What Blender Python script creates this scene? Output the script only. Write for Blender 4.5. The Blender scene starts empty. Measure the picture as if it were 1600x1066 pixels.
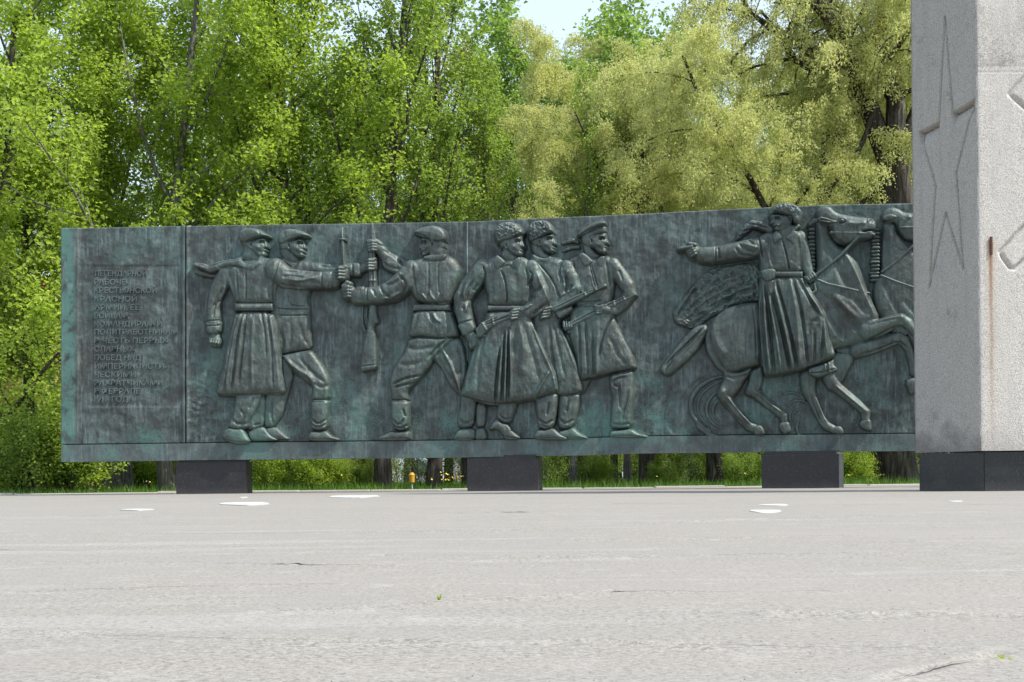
import bpy, bmesh, math, random
import numpy as np
from mathutils import Vector, Matrix

SC = bpy.context.scene
COL = SC.collection
R = math.radians

# ------------------------------------------------------------------ camera
FPX = 2200.0            # focal length in photo pixels (photo is 1600 wide)
HC = 0.205              # eye height above the paved platform
HORY = 747.0            # photo row of the horizon at mid width
ROLL = R(0.6)
CR, SR = math.cos(ROLL), math.sin(ROLL)
cam_d = bpy.data.cameras.new('camera')
cam = bpy.data.objects.new('camera', cam_d)
COL.objects.link(cam)
cam_d.sensor_width = 36.0
cam_d.lens = FPX / 1600.0 * 36.0
cam_d.shift_y = (HORY - 533.0) / 1600.0
cam_d.clip_start = 0.05
cam_d.clip_end = 3000.0
cam.matrix_world = Matrix.Translation((0, 0, HC)) @ Matrix.Rotation(R(90), 4, 'X') @ Matrix.Rotation(-ROLL, 4, 'Z')
SC.camera = cam

# ------------------------------------------------------------------ light
SUN_EL, SUN_AZ = R(53), R(66)          # azimuth measured from the view axis behind the camera towards the right
w = bpy.data.worlds.new('World')
SC.world = w
w.use_nodes = True
nt = w.node_tree
nt.nodes.clear()
sky = nt.nodes.new('ShaderNodeTexSky')
sky.sky_type = 'NISHITA'
sky.sun_disc = False
sky.sun_elevation = SUN_EL
sky.sun_rotation = math.pi - SUN_AZ    # sun stands to the right of and behind the camera
sky.air_density = 1.0
sky.dust_density = 2.0
sky.ozone_density = 1.2
bg = nt.nodes.new('ShaderNodeBackground')
bg.inputs['Strength'].default_value = 0.13
wo = nt.nodes.new('ShaderNodeOutputWorld')
veil = nt.nodes.new('ShaderNodeMix')      # thin even high haze over the blue
veil.data_type = 'RGBA'
veil.inputs[0].default_value = 0.5
veil.inputs[7].default_value = (7.2, 8.3, 9.6, 1)
nt.links.new(sky.outputs[0], veil.inputs[6])
nt.links.new(veil.outputs[2], bg.inputs['Color'])
nt.links.new(bg.outputs[0], wo.inputs['Surface'])
sl = bpy.data.lights.new('sun', 'SUN')
sl.energy = 4.0
sl.angle = R(0.8)
sl.color = (1.0, 0.955, 0.88)
sun = bpy.data.objects.new('sun', sl)
COL.objects.link(sun)
SUNV = Vector((math.cos(SUN_EL) * math.sin(SUN_AZ), -math.cos(SUN_EL) * math.cos(SUN_AZ), math.sin(SUN_EL)))
sun.rotation_euler = SUNV.to_track_quat('Z', 'Y').to_euler()
sun.location = SUNV * 60
SC.view_settings.view_transform = 'Standard'
SC.view_settings.look = 'None'
SC.view_settings.gamma = 1.0
SC.view_settings.use_curve_mapping = False
SC.view_settings.exposure = 0.55

# ------------------------------------------------------------------ helpers
def unroll(x, y):
    dx, dy = x - 800.0, y - HORY
    return dx * CR - dy * SR, dx * SR + dy * CR

def place(x, y, depth):
    """point seen at photo pixel (x, y) at a distance along the view axis"""
    a, b = unroll(x, y)
    return (a / FPX * depth, depth, HC - b / FPX * depth)

def gx(x, depth):
    return place(x, HORY, depth)[0]

def tag(o, label=None, cat=None, group=None, kind=None):
    if label: o['label'] = label
    if cat: o['category'] = cat
    if group: o['group'] = group
    if kind: o['kind'] = kind
    return o

def link(name, mesh, mat=None, parent=None):
    o = bpy.data.objects.new(name, mesh)
    COL.objects.link(o)
    if mat is not None and len(mesh.materials) == 0:
        mesh.materials.append(mat)
    if parent is not None:
        o.parent = parent
    return o

def empty(name, loc=(0, 0, 0), rz=0.0):
    o = bpy.data.objects.new(name, None)
    o.empty_display_size = 0.2
    COL.objects.link(o)
    o.location = loc
    o.rotation_euler = (0, 0, rz)
    return o

def np_mesh(name, verts, faces, smooth=True, mat_idx=None):
    """verts (n,3) array; faces (m,k) int array of equal-size polygons"""
    verts = np.asarray(verts, dtype=np.float32)
    faces = np.asarray(faces, dtype=np.int32)
    me = bpy.data.meshes.new(name)
    k = faces.shape[1]
    me.vertices.add(len(verts))
    me.vertices.foreach_set('co', verts.ravel())
    me.loops.add(faces.size)
    me.loops.foreach_set('vertex_index', faces.ravel())
    me.polygons.add(len(faces))
    me.polygons.foreach_set('loop_start', np.arange(0, faces.size, k, dtype=np.int32))
    me.polygons.foreach_set('loop_total', np.full(len(faces), k, dtype=np.int32))
    me.polygons.foreach_set('use_smooth', np.full(len(faces), smooth, dtype=bool))
    if mat_idx is not None:
        me.polygons.foreach_set('material_index', mat_idx.astype(np.int32))
    me.update(calc_edges=True)
    return me

def bm_obj(name, bm, mat, parent=None, smooth=False, bevel=0.0):
    me = bpy.data.meshes.new(name)
    if bevel > 0:
        bmesh.ops.bevel(bm, geom=bm.edges[:], offset=bevel, segments=2, affect='EDGES', profile=0.7)
    bmesh.ops.recalc_face_normals(bm, faces=bm.faces[:])
    bm.to_mesh(me)
    bm.free()
    if smooth:
        for p in me.polygons: p.use_smooth = True
    return link(name, me, mat, parent)

def add_box(bm, x0, x1, y0, y1, z0, z1):
    vs = [bm.verts.new(p) for p in ((x0,y0,z0),(x1,y0,z0),(x1,y1,z0),(x0,y1,z0),(x0,y0,z1),(x1,y0,z1),(x1,y1,z1),(x0,y1,z1))]
    for f in ((0,3,2,1),(4,5,6,7),(0,1,5,4),(1,2,6,5),(2,3,7,6),(3,0,4,7)):
        bm.faces.new([vs[i] for i in f])
    return vs

def add_prism(bm, pts, z0, z1, top=None):
    top = top or pts
    lo = [bm.verts.new((p[0], p[1], z0)) for p in pts]
    hi = [bm.verts.new((p[0], p[1], z1)) for p in top]
    n = len(pts)
    bm.faces.new(lo[::-1]); bm.faces.new(hi)
    for i in range(n):
        bm.faces.new((lo[i], lo[(i+1) % n], hi[(i+1) % n], hi[i]))

def vnoise(x, y, seed=0):
    """smooth value noise, vectorised, range 0..1"""
    xi = np.floor(x).astype(np.int64); yi = np.floor(y).astype(np.int64)
    fx = x - xi; fy = y - yi
    fx = fx * fx * (3 - 2 * fx); fy = fy * fy * (3 - 2 * fy)
    def h(a, b):
        n = (a * 374761393 + b * 668265263 + seed * 1442695041) & 0x7fffffff
        n = ((n ^ (n >> 13)) * 1274126177) & 0x7fffffff
        n = n ^ (n >> 16)
        return (n & 0xffff) / 65535.0
    return ((h(xi, yi) * (1-fx) + h(xi+1, yi) * fx) * (1-fy) + (h(xi, yi+1) * (1-fx) + h(xi+1, yi+1) * fx) * fy)

def fbm(x, y, seed=0, octs=4):
    s = 0; a = 0.5; t = 0
    for i in range(octs):
        s = s + a * vnoise(x * 2**i + 17.3*i, y * 2**i + 5.1*i, seed + i); t += a; a *= 0.5
    return s / t

# ------------------------------------------------------------------ materials
def mat_new(name):
    m = bpy.data.materials.new(name)
    m.use_nodes = True
    n = m.node_tree
    b = n.nodes['Principled BSDF']
    return m, n, b

def N(n, t, **kw):
    nd = n.nodes.new(t)
    for k, v in kw.items():
        if k in nd.inputs: nd.inputs[k].default_value = v
        else: setattr(nd, k, v)
    return nd

def noise(n, vec, scale, detail=4, rough=0.55, dist=0.0):
    nd = n.nodes.new('ShaderNodeTexNoise')
    nd.inputs['Scale'].default_value = scale
    nd.inputs['Detail'].default_value = detail
    nd.inputs['Roughness'].default_value = rough
    nd.inputs['Distortion'].default_value = dist
    n.links.new(vec, nd.inputs['Vector'])
    return nd.outputs['Fac']

def mapping(n, vec, scale=(1,1,1), loc=(0,0,0), rot=(0,0,0)):
    nd = n.nodes.new('ShaderNodeMapping')
    nd.inputs['Scale'].default_value = scale
    nd.inputs['Location'].default_value = loc
    nd.inputs['Rotation'].default_value = rot
    n.links.new(vec, nd.inputs['Vector'])
    return nd.outputs[0]

def ramp(n, fac, stops, interp='LINEAR'):
    nd = n.nodes.new('ShaderNodeValToRGB')
    cr = nd.color_ramp
    cr.interpolation = interp
    while len(cr.elements) < len(stops): cr.elements.new(0.5)
    for e, (p, c) in zip(cr.elements, stops):
        e.position = p
        e.color = (c[0], c[1], c[2], 1) if hasattr(c, '__len__') else (c, c, c, 1)
    n.links.new(fac, nd.inputs['Fac'])
    return nd.outputs['Color']

def mix(n, fac, a, b, mode='MIX'):
    nd = n.nodes.new('ShaderNodeMix')
    nd.data_type = 'RGBA'; nd.blend_type = mode
    for sock, v in ((nd.inputs[0], fac), (nd.inputs[6], a), (nd.inputs[7], b)):
        if hasattr(v, 'is_output') or isinstance(v, bpy.types.NodeSocket): n.links.new(v, sock)
        elif hasattr(v, '__len__'): sock.default_value = (v[0], v[1], v[2], 1)
        else: sock.default_value = v if sock == nd.inputs[0] else (v, v, v, 1)
    return nd.outputs[2]

def math_n(n, op, a, b=None, c=None, clamp=False):
    nd = n.nodes.new('ShaderNodeMath')
    nd.operation = op; nd.use_clamp = clamp
    for i, v in enumerate((a, b, c)):
        if v is None: continue
        if isinstance(v, bpy.types.NodeSocket): n.links.new(v, nd.inputs[i])
        else: nd.inputs[i].default_value = v
    return nd.outputs[0]

def bump(n, bsdf, height, strength, dist, prev=None):
    nd = n.nodes.new('ShaderNodeBump')
    nd.inputs['Strength'].default_value = strength
    nd.inputs['Distance'].default_value = dist
    n.links.new(height, nd.inputs['Height'])
    if prev is not None: n.links.new(prev, nd.inputs['Normal'])
    n.links.new(nd.outputs[0], bsdf.inputs['Normal'])
    return nd.outputs[0]

def coords(n, kind='Object'):
    return n.nodes.new('ShaderNodeTexCoord').outputs[kind]

def bronze_mat(name='weathered_bronze', light=1.0, var=1.0):
    m, n, b = mat_new(name)
    P = coords(n)
    st = mapping(n, P, (1.0, 1.0, 0.10))            # vertical rain streaks
    streak = noise(n, st, 14, 5, 0.65)
    streak2 = noise(n, st, 26, 4, 0.6)
    big = noise(n, P, 1.1, 5, 0.6, 0.6)
    mid = noise(n, P, 4.5, 6, 0.65, 0.4)
    fine = noise(n, P, 42, 4, 0.7)
    grain = noise(n, P, 190, 2, 0.7)
    a = math_n(n, 'ADD', math_n(n, 'MULTIPLY', streak, 0.32), math_n(n, 'MULTIPLY', mid, 0.68))
    a = math_n(n, 'ADD', math_n(n, 'MULTIPLY', math_n(n, 'SUBTRACT', a, 0.5), var), 0.505)
    base = ramp(n, a, [(0.34, (0.024, 0.027, 0.024)), (0.47, (0.052, 0.064, 0.057)), (0.58, (0.098, 0.126, 0.113)), (0.72, (0.21, 0.265, 0.245))])
    green = ramp(n, math_n(n, 'ADD', math_n(n, 'MULTIPLY', big, 0.6), math_n(n, 'MULTIPLY', fine, 0.4)), [(0.50, 0.0), (0.60, 1.0)])
    sepz = n.nodes.new('ShaderNodeSeparateXYZ'); n.links.new(P, sepz.inputs[0])
    edge = ramp(n, math_n(n, 'ADD', math_n(n, 'ADD', sepz.outputs['X'], 7.3), math_n(n, 'MULTIPLY', math_n(n, 'SUBTRACT', mid, 0.5), 0.12)), [(0.20, 1.0), (0.26, 0.0)])
    lowz = ramp(n, math_n(n, 'MULTIPLY', sepz.outputs['Z'], 0.25), [(0.15, 1.0), (0.62, 0.0)])
    green = math_n(n, 'MAXIMUM', math_n(n, 'MULTIPLY', green, math_n(n, 'ADD', math_n(n, 'MULTIPLY', lowz, 0.7), 0.45)), math_n(n, 'MULTIPLY', edge, ramp(n, mid, [(0.36, 0.0), (0.50, 1.0)])), clamp=True)
    c1 = mix(n, math_n(n, 'MULTIPLY', green, 0.85*var), base, (0.09, 0.205, 0.165))
    # dark brown bare patches
    brown = ramp(n, math_n(n, 'ADD', math_n(n, 'MULTIPLY', noise(n, P, 1.7, 4, 0.6, 1.0), 0.7), math_n(n, 'MULTIPLY', streak2, 0.3)), [(0.53, 0.0), (0.61, 1.0)])
    c2 = mix(n, math_n(n, 'MULTIPLY', brown, 0.65), c1, (0.036, 0.033, 0.029))
    # pale runs
    runs = ramp(n, math_n(n, 'ADD', math_n(n, 'MULTIPLY', streak2, 0.6), math_n(n, 'MULTIPLY', noise(n, P, 2.3, 4, 0.6, 0.5), 0.4)), [(0.52, 0.0), (0.64, 1.0)])
    c3 = mix(n, math_n(n, 'MULTIPLY', runs, 0.45*var), c2, (0.23, 0.31, 0.30))
    # polished / worn ridges from the real curvature of the cast
    geo = n.nodes.new('ShaderNodeNewGeometry')
    pt = ramp(n, geo.outputs['Pointiness'], [(0.50, 0.0), (0.56, 1.0)])
    c4 = mix(n, math_n(n, 'MULTIPLY', pt, 0.22), c3, (0.21, 0.265, 0.26))
    c5 = mix(n, math_n(n, 'MULTIPLY', ramp(n, grain, [(0.3, 1.0), (0.5, 0.0)]), 0.35), c4, (0.018, 0.022, 0.023))
    if light != 1.0:
        c5 = mix(n, 1.0, c5, (light, light, light * 1.04), 'MULTIPLY')
    n.links.new(c5, b.inputs['Base Color'])
    b.inputs['Metallic'].default_value = 0.35
    b.inputs['Specular IOR Level'].default_value = 0.6
    rr = ramp(n, mid, [(0.3, 0.42), (0.7, 0.60)])
    n.links.new(rr, b.inputs['Roughness'])
    p1 = bump(n, b, mid, 0.2, 0.02)
    p2 = bump(n, b, fine, 0.5, 0.008, p1)
    bump(n, b, grain, 0.4, 0.003, p2)
    return m

BRONZE = bronze_mat('weathered_bronze', 1.0, 0.6)
BRONZE_L = bronze_mat('weathered_bronze_ledge', 0.85)
BRONZE_P = bronze_mat('weathered_bronze_plain', 0.95)
# ------------------------------------------------------------------ the bronze relief wall
# The wall is laid out on a flat design sheet (u across, v down, one unit about a centimetre)
# that is bent along the wall's gently curved plan; h is the height of the cast above the panel.
WH = 3.8
ZB = 0.555
_hp = [(96,357,722),(300,353,719.3),(500,350,717.2),(730,346.5,714.6),(900,338.5,711.7),(1000,334.5,708.4),(1100,329,707.5),(1200,324,706.4),(1300,320,705.6),(1430,317.5,704.3)]
_ax = np.array([unroll(u, (t+b)/2)[0] for u, t, b in _hp])
_ad = np.array([FPX * WH / (b - t) for u, t, b in _hp])
_pf = np.polyfit(_ax, _ad, 3)
def wall_depth(a):
    a2 = np.clip(a, -760, 640)
    d = np.polyval(_pf, a2)
    return d + (a - a2) * -0.0018
def wallP(u, v, h, flatz=None):
    """design sheet -> world, numpy arrays"""
    u = np.asarray(u, float); v = np.asarray(v, float); h = np.asarray(h, float)
    dx, dy = u - 800.0, v - HORY
    a = dx * CR - dy * SR; b = dx * SR + dy * CR
    d = wall_depth(a)
    e = 2.0
    d1 = wall_depth(a + e); d0 = wall_depth(a - e)
    tx = (a + e) / FPX * d1 - (a - e) / FPX * d0
    ty = d1 - d0
    L = np.hypot(tx, ty)
    nx, ny = ty / L, -tx / L          # towards the viewer
    s = d / FPX
    X = a / FPX * d + nx * h * s
    Y = d + ny * h * s
    Z = HC - b * s if flatz is None else flatz + 0 * X
    return np.stack([X, Y, Z], -1)

def top_v(u): return np.interp(u, [p[0] for p in _hp] , [p[1] for p in _hp])
def bot_v(u): return np.interp(u, [p[0] for p in _hp] , [p[2] for p in _hp])

wall = empty('relief_wall', (0, 0, 0))
tag(wall, 'long curved green bronze relief wall with marching soldiers and horsemen on black blocks', 'monument')

STEP = 0.8
def seg_dist(U, V, p, q):
    vx, vy = q[0]-p[0], q[1]-p[1]
    L2 = vx*vx + vy*vy + 1e-9
    t = np.clip(((U-p[0])*vx + (V-p[1])*vy) / L2, 0, 1)
    return np.hypot(U - p[0] - t*vx, V - p[1] - t*vy), t

def chaikin(pts, it, closed=True):
    p = np.array(pts, float)
    for _ in range(it):
        if closed:
            q = np.roll(p, -1, 0)
            p = np.stack([p*0.8+q*0.2, p*0.2+q*0.8], 1).reshape(-1, 2)
        else:
            q = p[1:]; a = p[:-1]
            m = np.stack([a*0.75+q*0.25, a*0.25+q*0.75], 1).reshape(-1, 2)
            p = np.vstack([p[:1], m, p[-1:]])
    return p

def blur(a, n):
    for _ in range(n):
        b = a.copy()
        b[1:-1] = (a[:-2] + 2*a[1:-1] + a[2:]) * 0.25
        a = b.copy()
        a[:, 1:-1] = (b[:, :-2] + 2*b[:, 1:-1] + b[:, 2:]) * 0.25
    return a

LOW = -30.0
class Fig:
    def __init__(s, box, zoff=0.0):
        u0, v0, u1, v1 = box
        s.us = np.arange(u0, u1, STEP); s.vs = np.arange(v0, v1, STEP)
        s.U, s.V = np.meshgrid(s.us, s.vs)
        s.box = (u0, v0)
        s.parts = {}
        s.z = zoff
    def arr(s, part):
        if part not in s.parts: s.parts[part] = np.full(s.U.shape, LOW)
        return s.parts[part]
    def win(s, x0, y0, x1, y1, m=6):
        i0 = max(0, int((y0-m-s.box[1])/STEP)); i1 = min(s.U.shape[0], int((y1+m-s.box[1])/STEP)+1)
        j0 = max(0, int((x0-m-s.box[0])/STEP)); j1 = min(s.U.shape[1], int((x1+m-s.box[0])/STEP)+1)
        return slice(i0, i1), slice(j0, j1)
    def poly_d(s, pts, sm=1):
        p = chaikin(pts, sm) if sm else np.array(pts, float)
        w_ = s.win(p[:,0].min(), p[:,1].min(), p[:,0].max(), p[:,1].max())
        U, V = s.U[w_], s.V[w_]
        D = np.full(U.shape, 1e9); ins = np.zeros(U.shape, bool)
        n = len(p)
        for i in range(n):
            a, b = p[i], p[(i+1) % n]
            d, _ = seg_dist(U, V, a, b)
            D = np.minimum(D, d)
            c = (a[1] > V) != (b[1] > V)
            if abs(b[1]-a[1]) > 1e-9:
                ins ^= c & (U < (b[0]-a[0]) * (V-a[1]) / (b[1]-a[1]) + a[0])
        return w_, np.where(ins, D, -D)
    def poly(s, pts, z, H=4, Rr=8, part='body', sm=1, tilt=None, soft=1, mode='max', edge=5.0):
        """inflated outline: z at the rim, z+H inside, roundness Rr"""
        w_, D = s.poly_d(pts, sm)
        t = np.clip(D / Rr, 0, 1)
        t = np.clip(D / (Rr*0.5), 0, 1); t2 = np.clip(D / (Rr*2.0), 0, 1)
        dome = 0.70*np.sqrt(np.clip(1 - (1-t)**2, 0, 1)) + 0.5*np.sqrt(np.clip(1 - (1-t2)**2, 0, 1))
        if soft: dome = blur(dome, soft) * (D > -0.5)
        h = s.z + z + H * dome
        if tilt is not None:
            h = h + (s.U[w_] - tilt[0]) * tilt[2] + (s.V[w_] - tilt[1]) * tilt[3]
        h = np.where(D < 0, s.z + z + D * edge, h)
        a = s.arr(part)
        if mode == 'max': a[w_] = np.maximum(a[w_], h)
        else: a[w_] = np.where(D > 0, h, a[w_])
        return s
    def limb(s, pts, part='body', flat=0.6, edge=5.0):
        """tapered tube through (u, v, radius, z) points"""
        p = np.array(pts, float)
        m = p[:, 2].max()
        w_ = s.win(p[:,0].min()-m, p[:,1].min()-m, p[:,0].max()+m, p[:,1].max()+m)
        U, V = s.U[w_], s.V[w_]
        best = np.full(U.shape, LOW)
        for i in range(len(p)-1):
            d, t = seg_dist(U, V, p[i], p[i+1])
            r = p[i,2]*(1-t) + p[i+1,2]*t
            z = s.z + p[i,3]*(1-t) + p[i+1,3]*t
            x = np.clip(1 - (d/r)**2, 0, 1)
            h = np.where(d < r, z + flat * r * np.sqrt(x), z - (d-r)*edge)
            best = np.maximum(best, h)
        a = s.arr(part); a[w_] = np.maximum(a[w_], best)
        return s
    def line(s, pts, w, dep, part='body', taper=True, sm=1):
        """groove (dep>0) or ridge (dep<0) with gaussian section along a curve"""
        p = chaikin(pts, sm, False) if sm and len(pts) > 2 else np.array(pts, float)
        m = w * 3
        w_ = s.win(p[:,0].min()-m, p[:,1].min()-m, p[:,0].max()+m, p[:,1].max()+m, 2)
        U, V = s.U[w_], s.V[w_]
        L = np.r_[0, np.cumsum(np.hypot(*np.diff(p, axis=0).T))]
        D = np.full(U.shape, 1e9); T = np.zeros(U.shape)
        for i in range(len(p)-1):
            d, t = seg_dist(U, V, p[i], p[i+1])
            k = d < D
            D = np.where(k, d, D); T = np.where(k, (L[i] + t*(L[i+1]-L[i])) / L[-1], T)
        g = dep * (0.45*np.exp(-(D/w)**2) + 0.65*np.clip(1 - D/(1.7*w), 0, 1))
        if taper: g = g * np.clip(np.minimum(T, 1-T) * 6 + 0.25, 0, 1)
        parts = [part] if isinstance(part, str) else part
        for q in parts:
            a = s.arr(q); a[w_] = np.where(a[w_] > LOW + 22, a[w_] - g, a[w_])
        return s
    def lines(s, lst, w, dep, part='body', **k):
        for l in lst: s.line(l, w, dep, part, **k)
        return s
    def bumpp(s, u, v, ru, rv, H, part='body', ang=0.0):
        w_ = s.win(u-3*ru-3*rv, v-3*rv-3*ru, u+3*ru+3*rv, v+3*rv+3*ru, 1)
        U, V = s.U[w_]-u, s.V[w_]-v
        c, q = math.cos(ang), math.sin(ang)
        g = H * np.exp(-(((U*c+V*q)/ru)**2 + ((-U*q+V*c)/rv)**2))
        a = s.arr(part); a[w_] = np.where(a[w_] > LOW + 22, a[w_] + g, a[w_])
        return s
    def rough(s, pts, amp, scale, part='body', seed=3, octs=3):
        w_, D = s.poly_d(pts, 1)
        g = (fbm(s.U[w_]/scale, s.V[w_]/scale, seed, octs) - 0.5) * 2 * amp * np.clip(D/3, 0, 1)
        a = s.arr(part); a[w_] = np.where(a[w_] > LOW + 22, a[w_] + g, a[w_])
        return s
    def fist(s, u, v, r, ang, z, part='body', n=4, side=1, sp=None):
        """closed hand: palm, four stacked fingers along direction ang, wrapping across it, and a thumb"""
        ca, sa = math.cos(ang), math.sin(ang)
        s.limb([(u-ca*r*0.35, v-sa*r*0.35, r*0.85, z), (u+ca*r*0.35, v+sa*r*0.35, r*0.8, z)], part, 0.5)
        px, py = -sa*side, ca*side
        fr = r*1.9/n/2*1.02
        for i in range(n):
            t = (i-(n-1)/2)*(r*1.9/n)
            k = (1.0, 1.1, 1.05, 0.85)[i % 4]
            cx, cy = u+ca*t+px*r*0.25, v+sa*t+py*r*0.25
            s.limb([(cx-px*r*0.55, cy-py*r*0.55, fr, z+r*0.30), (cx+px*r*0.1, cy+py*r*0.1, fr*1.05, z+r*0.50), (cx+px*r*0.55*k, cy+py*r*0.55*k, fr*0.9, z+r*0.18)], part, 0.9)
        s.limb([(u-ca*r*0.95-px*r*0.5, v-sa*r*0.95-py*r*0.5, fr*1.1, z+r*0.2), (u-ca*r*0.85+px*r*0.35, v-sa*r*0.85+py*r*0.35, fr*0.95, z+r*0.45)], part, 0.9)
        return s
    def face(s, dirn, ear, eye, nose0, nose1, mouth, chin, cheek, z, part='body'):
        """features on a profile or three-quarter head; dirn +1 looks right"""
        d = dirn
        s.limb([(nose0[0], nose0[1], 1.2, z+1.0), (nose1[0]-0.6*d, nose1[1]-0.6, 1.7, z+2.6)], part, 0.8)
        s.line([(eye[0]-4*d, eye[1]-3.2), (eye[0], eye[1]-4.0), (eye[0]+4*d, eye[1]-3.0)], 1.5, -1.9, part)
        s.line([(eye[0]-4*d, eye[1]+0.2), (eye[0], eye[1]-0.8), (eye[0]+4*d, eye[1]+0.2)], 2.2, 3.4, part)
        s.bumpp(eye[0]+0.2*d, eye[1]+0.4, 1.7, 1.1, 1.3, part)
        s.bumpp(cheek[0], cheek[1], 4.2, 3.0, 1.3, part, 0.3*d)
        s.line([(cheek[0]-1*d, cheek[1]+4), (mouth[0]-6*d, mouth[1]+2.5)], 2.2, 1.2, part)
        s.line([(nose1[0]-3*d, nose1[1]+1.2), (mouth[0]-4.4*d, mouth[1]+0.2)], 1.0, 0.6, part)
        s.line([(mouth[0]-3.0*d, mouth[1]+0.9), (mouth[0]-1*d, mouth[1]), (mouth[0]+1.5*d, mouth[1]+0.2)], 0.7, 1.3, part)
        s.line([(mouth[0]-3*d, mouth[1]-2), (mouth[0]+1.5*d, mouth[1]-2)], 1.0, -0.45, part)
        s.line([(mouth[0]-3*d, mouth[1]+2.3), (mouth[0]+1*d, mouth[1]+2.1)], 1.0, -0.6, part)
        s.bumpp(chin[0], chin[1], 3.0, 2.4, 1.4, part)
        if ear is not None:
            ex, ey = ear
            s.poly([(ex-3,ey-5.5),(ex+1,ey-6.5),(ex+3.4,ey-4),(ex+2.8,ey+1),(ex+1.2,ey+5.5),(ex-1.4,ey+5.5),(ex-3,ey)], z+2.6, 1.8, 2, part)
            s.line([(ex-1,ey-3.5),(ex+1,ey-2.5),(ex+0.4,ey+1.5)], 1.1, 2.0, part)
        return s

FIGS = []     # (figure, name, label, part names in front order)

def rect(x0, y0, x1, y1): return [(x0,y0),(x1,y0),(x1,y1),(x0,y1)]
# ---- B: second worker, behind the first
B = Fig((405, 350, 610, 700))
B.poly([(440,402),(452,404),(470,407),(490,412),(492,430),(487,450),(485,470),(486,495),(488,520),(490,547),(462,551),(440,556),(424,540),(420,500),(424,440)], 1.5, 6, 22)
B.poly([(440,556),(462,551),(489,546.5),(500,562.5),(509,576),(516,591),(518,601),(516,626),(500,628),(488,625),(488,615),(489,606),(478,597),(459,581),(444,561)], 3, 7, 13)
B.poly([(487,624),(516,624),(514,645),(513,671),(500,674),(487,671),(486,650)], 3, 7, 12, 'boot')
B.poly([(436,556),(450,560),(462,582),(452,618),(444,649),(429,669),(413,668),(412,640),(415,616),(425,580)], -0.5, 5, 12)
B.poly([(484,676),(489,673),(500,675),(511,673),(520,681),(532,686),(531,689.5),(485,690),(482,684)], 2.5, 6, 7, 'boot')
B.poly([(413,670),(432,667),(440,675),(453,685),(452,688),(415,688)], 0.5, 4, 7, 'boot.001')
B.limb([(478,420,13,0),(500,423,11.5,0.5),(522,424,11,1),(540,423,10.5,2),(551,423,11,3)])
B.poly([(550,412),(566,411),(567,435),(551,434)], 4.5, 5, 9)
B.limb([(566,421,7,4),(576,417,7,5)])
B.fist(583, 416, 9.5, math.pi/2, 7.5, side=1)
# neck, head and cap
B.poly([(436,384),(448,384),(462,398),(470,407),(462,416),(445,408),(439,400)], 1, 6, 10)
B.poly([(436,376),(450,378),(474,373),(478,380),(477,383),(481,390.5),(477.5,392.5),(479.5,396),(476.5,398),(478,401.5),(472,405),(463,403),(457,397),(452,392),(440,394)], 3.5, 6, 10, sm=1, soft=1)
B.face(1, (453.5,387), (471,382), (475.5,380), (478.5,389.5), (477,397), (475,401.5), (466,390), 5.5)
B.line([(470,394.2),(475,393.0),(479,394.0)], 1.2, -1.0)
B.poly([(437,370),(442,363),(450.7,359.5),(460,359.6),(468,361),(479,365),(486.5,370),(486,372.6),(472,374),(459.7,377.6),(448.4,383),(440,385),(435.5,378)], 6.5, 6, 9, 'cap')
B.line([(446,381),(460,376.2),(473,372.5),(485,371)], 1.1, 1.6, 'cap')
B.line([(446,364),(449,372),(446,381)], 2.6, 1.0, 'cap')
# coat details
B.lines([[(433,483),(455,485),(486,484)], [(434,493.5),(460,494.5),(486,493)]], 0.9, 1.7)
B.line([(452,462),(454,474),(460,479),(482,480)], 0.9, 1.3)
B.line([(484,462),(484,478)], 1.2, 1.4)
B.line([(438,556),(462,551.5),(490,546)], 1.1, 3.0)
B.lines([[(444,408),(456,420),(458,440)], [(470,410),(462,424)]], 1.3, 1.6)
B.lines([[(470,505),(476,530),(488,545)], [(455,500),(458,525),(452,548)], [(440,520),(446,540),(440,554)]], 3.0, 1.2)
B.lines([[(446,560),(466,578),(488,590),(497,607)]], 3.2, -2.4)
B.lines([[(470,560),(492,585),(512,600)], [(492,600),(505,607),(516,603)]], 2.6, 1.4)
B.lines([[(487,626.5),(516,626.5)]], 0.9, -1.4, 'boot')
B.lines([[(489,655),(500,664),(512,656)], [(488,664),(500,669),(512,663)]], 1.6, 2.0, 'boot')
B.lines([[(484,686),(500,686.5),(531,687)]], 0.8, 1.3, 'boot')
B.lines([[(428,620),(424,650),(430,664)]], 2.0, 1.5)
B.lines([[(500,417),(520,419),(540,414)], [(515,428),(535,430)], [(553,414),(553,433)]], 1.8, 1.3)

# ---- A: man in the greatcoat, seen from behind
A = Fig((298, 350, 560, 704))
A.poly([(352,424),(362,414),(378,408),(398,405),(420,404),(438,407),(447,416),(444,436),(436,452),(433,466),(430,478),(371,478),(366,462),(360,450),(354,438)], 5, 8, 24)
A.poly([(370,488),(430,488),(437,510),(442,555),(446,590),(450,616.5),(436,618.5),(420,617),(405,618.5),(388,621),(371,619.5),(354,619.5),(339,617.5),(345,590),(352,560),(360,532),(365,505)], 6, 8, 22)
A.poly([(369.5,476),(430,476),(430.5,487.5),(369.5,487.5)], 10.5, 4.2, 6, 'belt', sm=0)
# legs and boots
A.poly([(371,612),(414,612),(409,632),(399,649),(393,660),(390,671),(372,674),(357,669.5),(362,655),(367,641)], 4, 7, 13)
A.poly([(349,680),(353,672),(360,668.5),(372,671),(382,670),(388,680),(394,689),(391,693),(376,695),(362,692),(350,687)], 6, 6, 7, 'boot')
A.poly([(412,612),(418,630),(414,665),(403,672),(389,674),(386,662),(399,636)], 1.5, 4.5, 11)
A.poly([(388,676),(402,668),(414,667),(424,680),(436,687),(434,689.5),(395,690),(390,684)], 2.5, 5, 7, 'boot.001')
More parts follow.
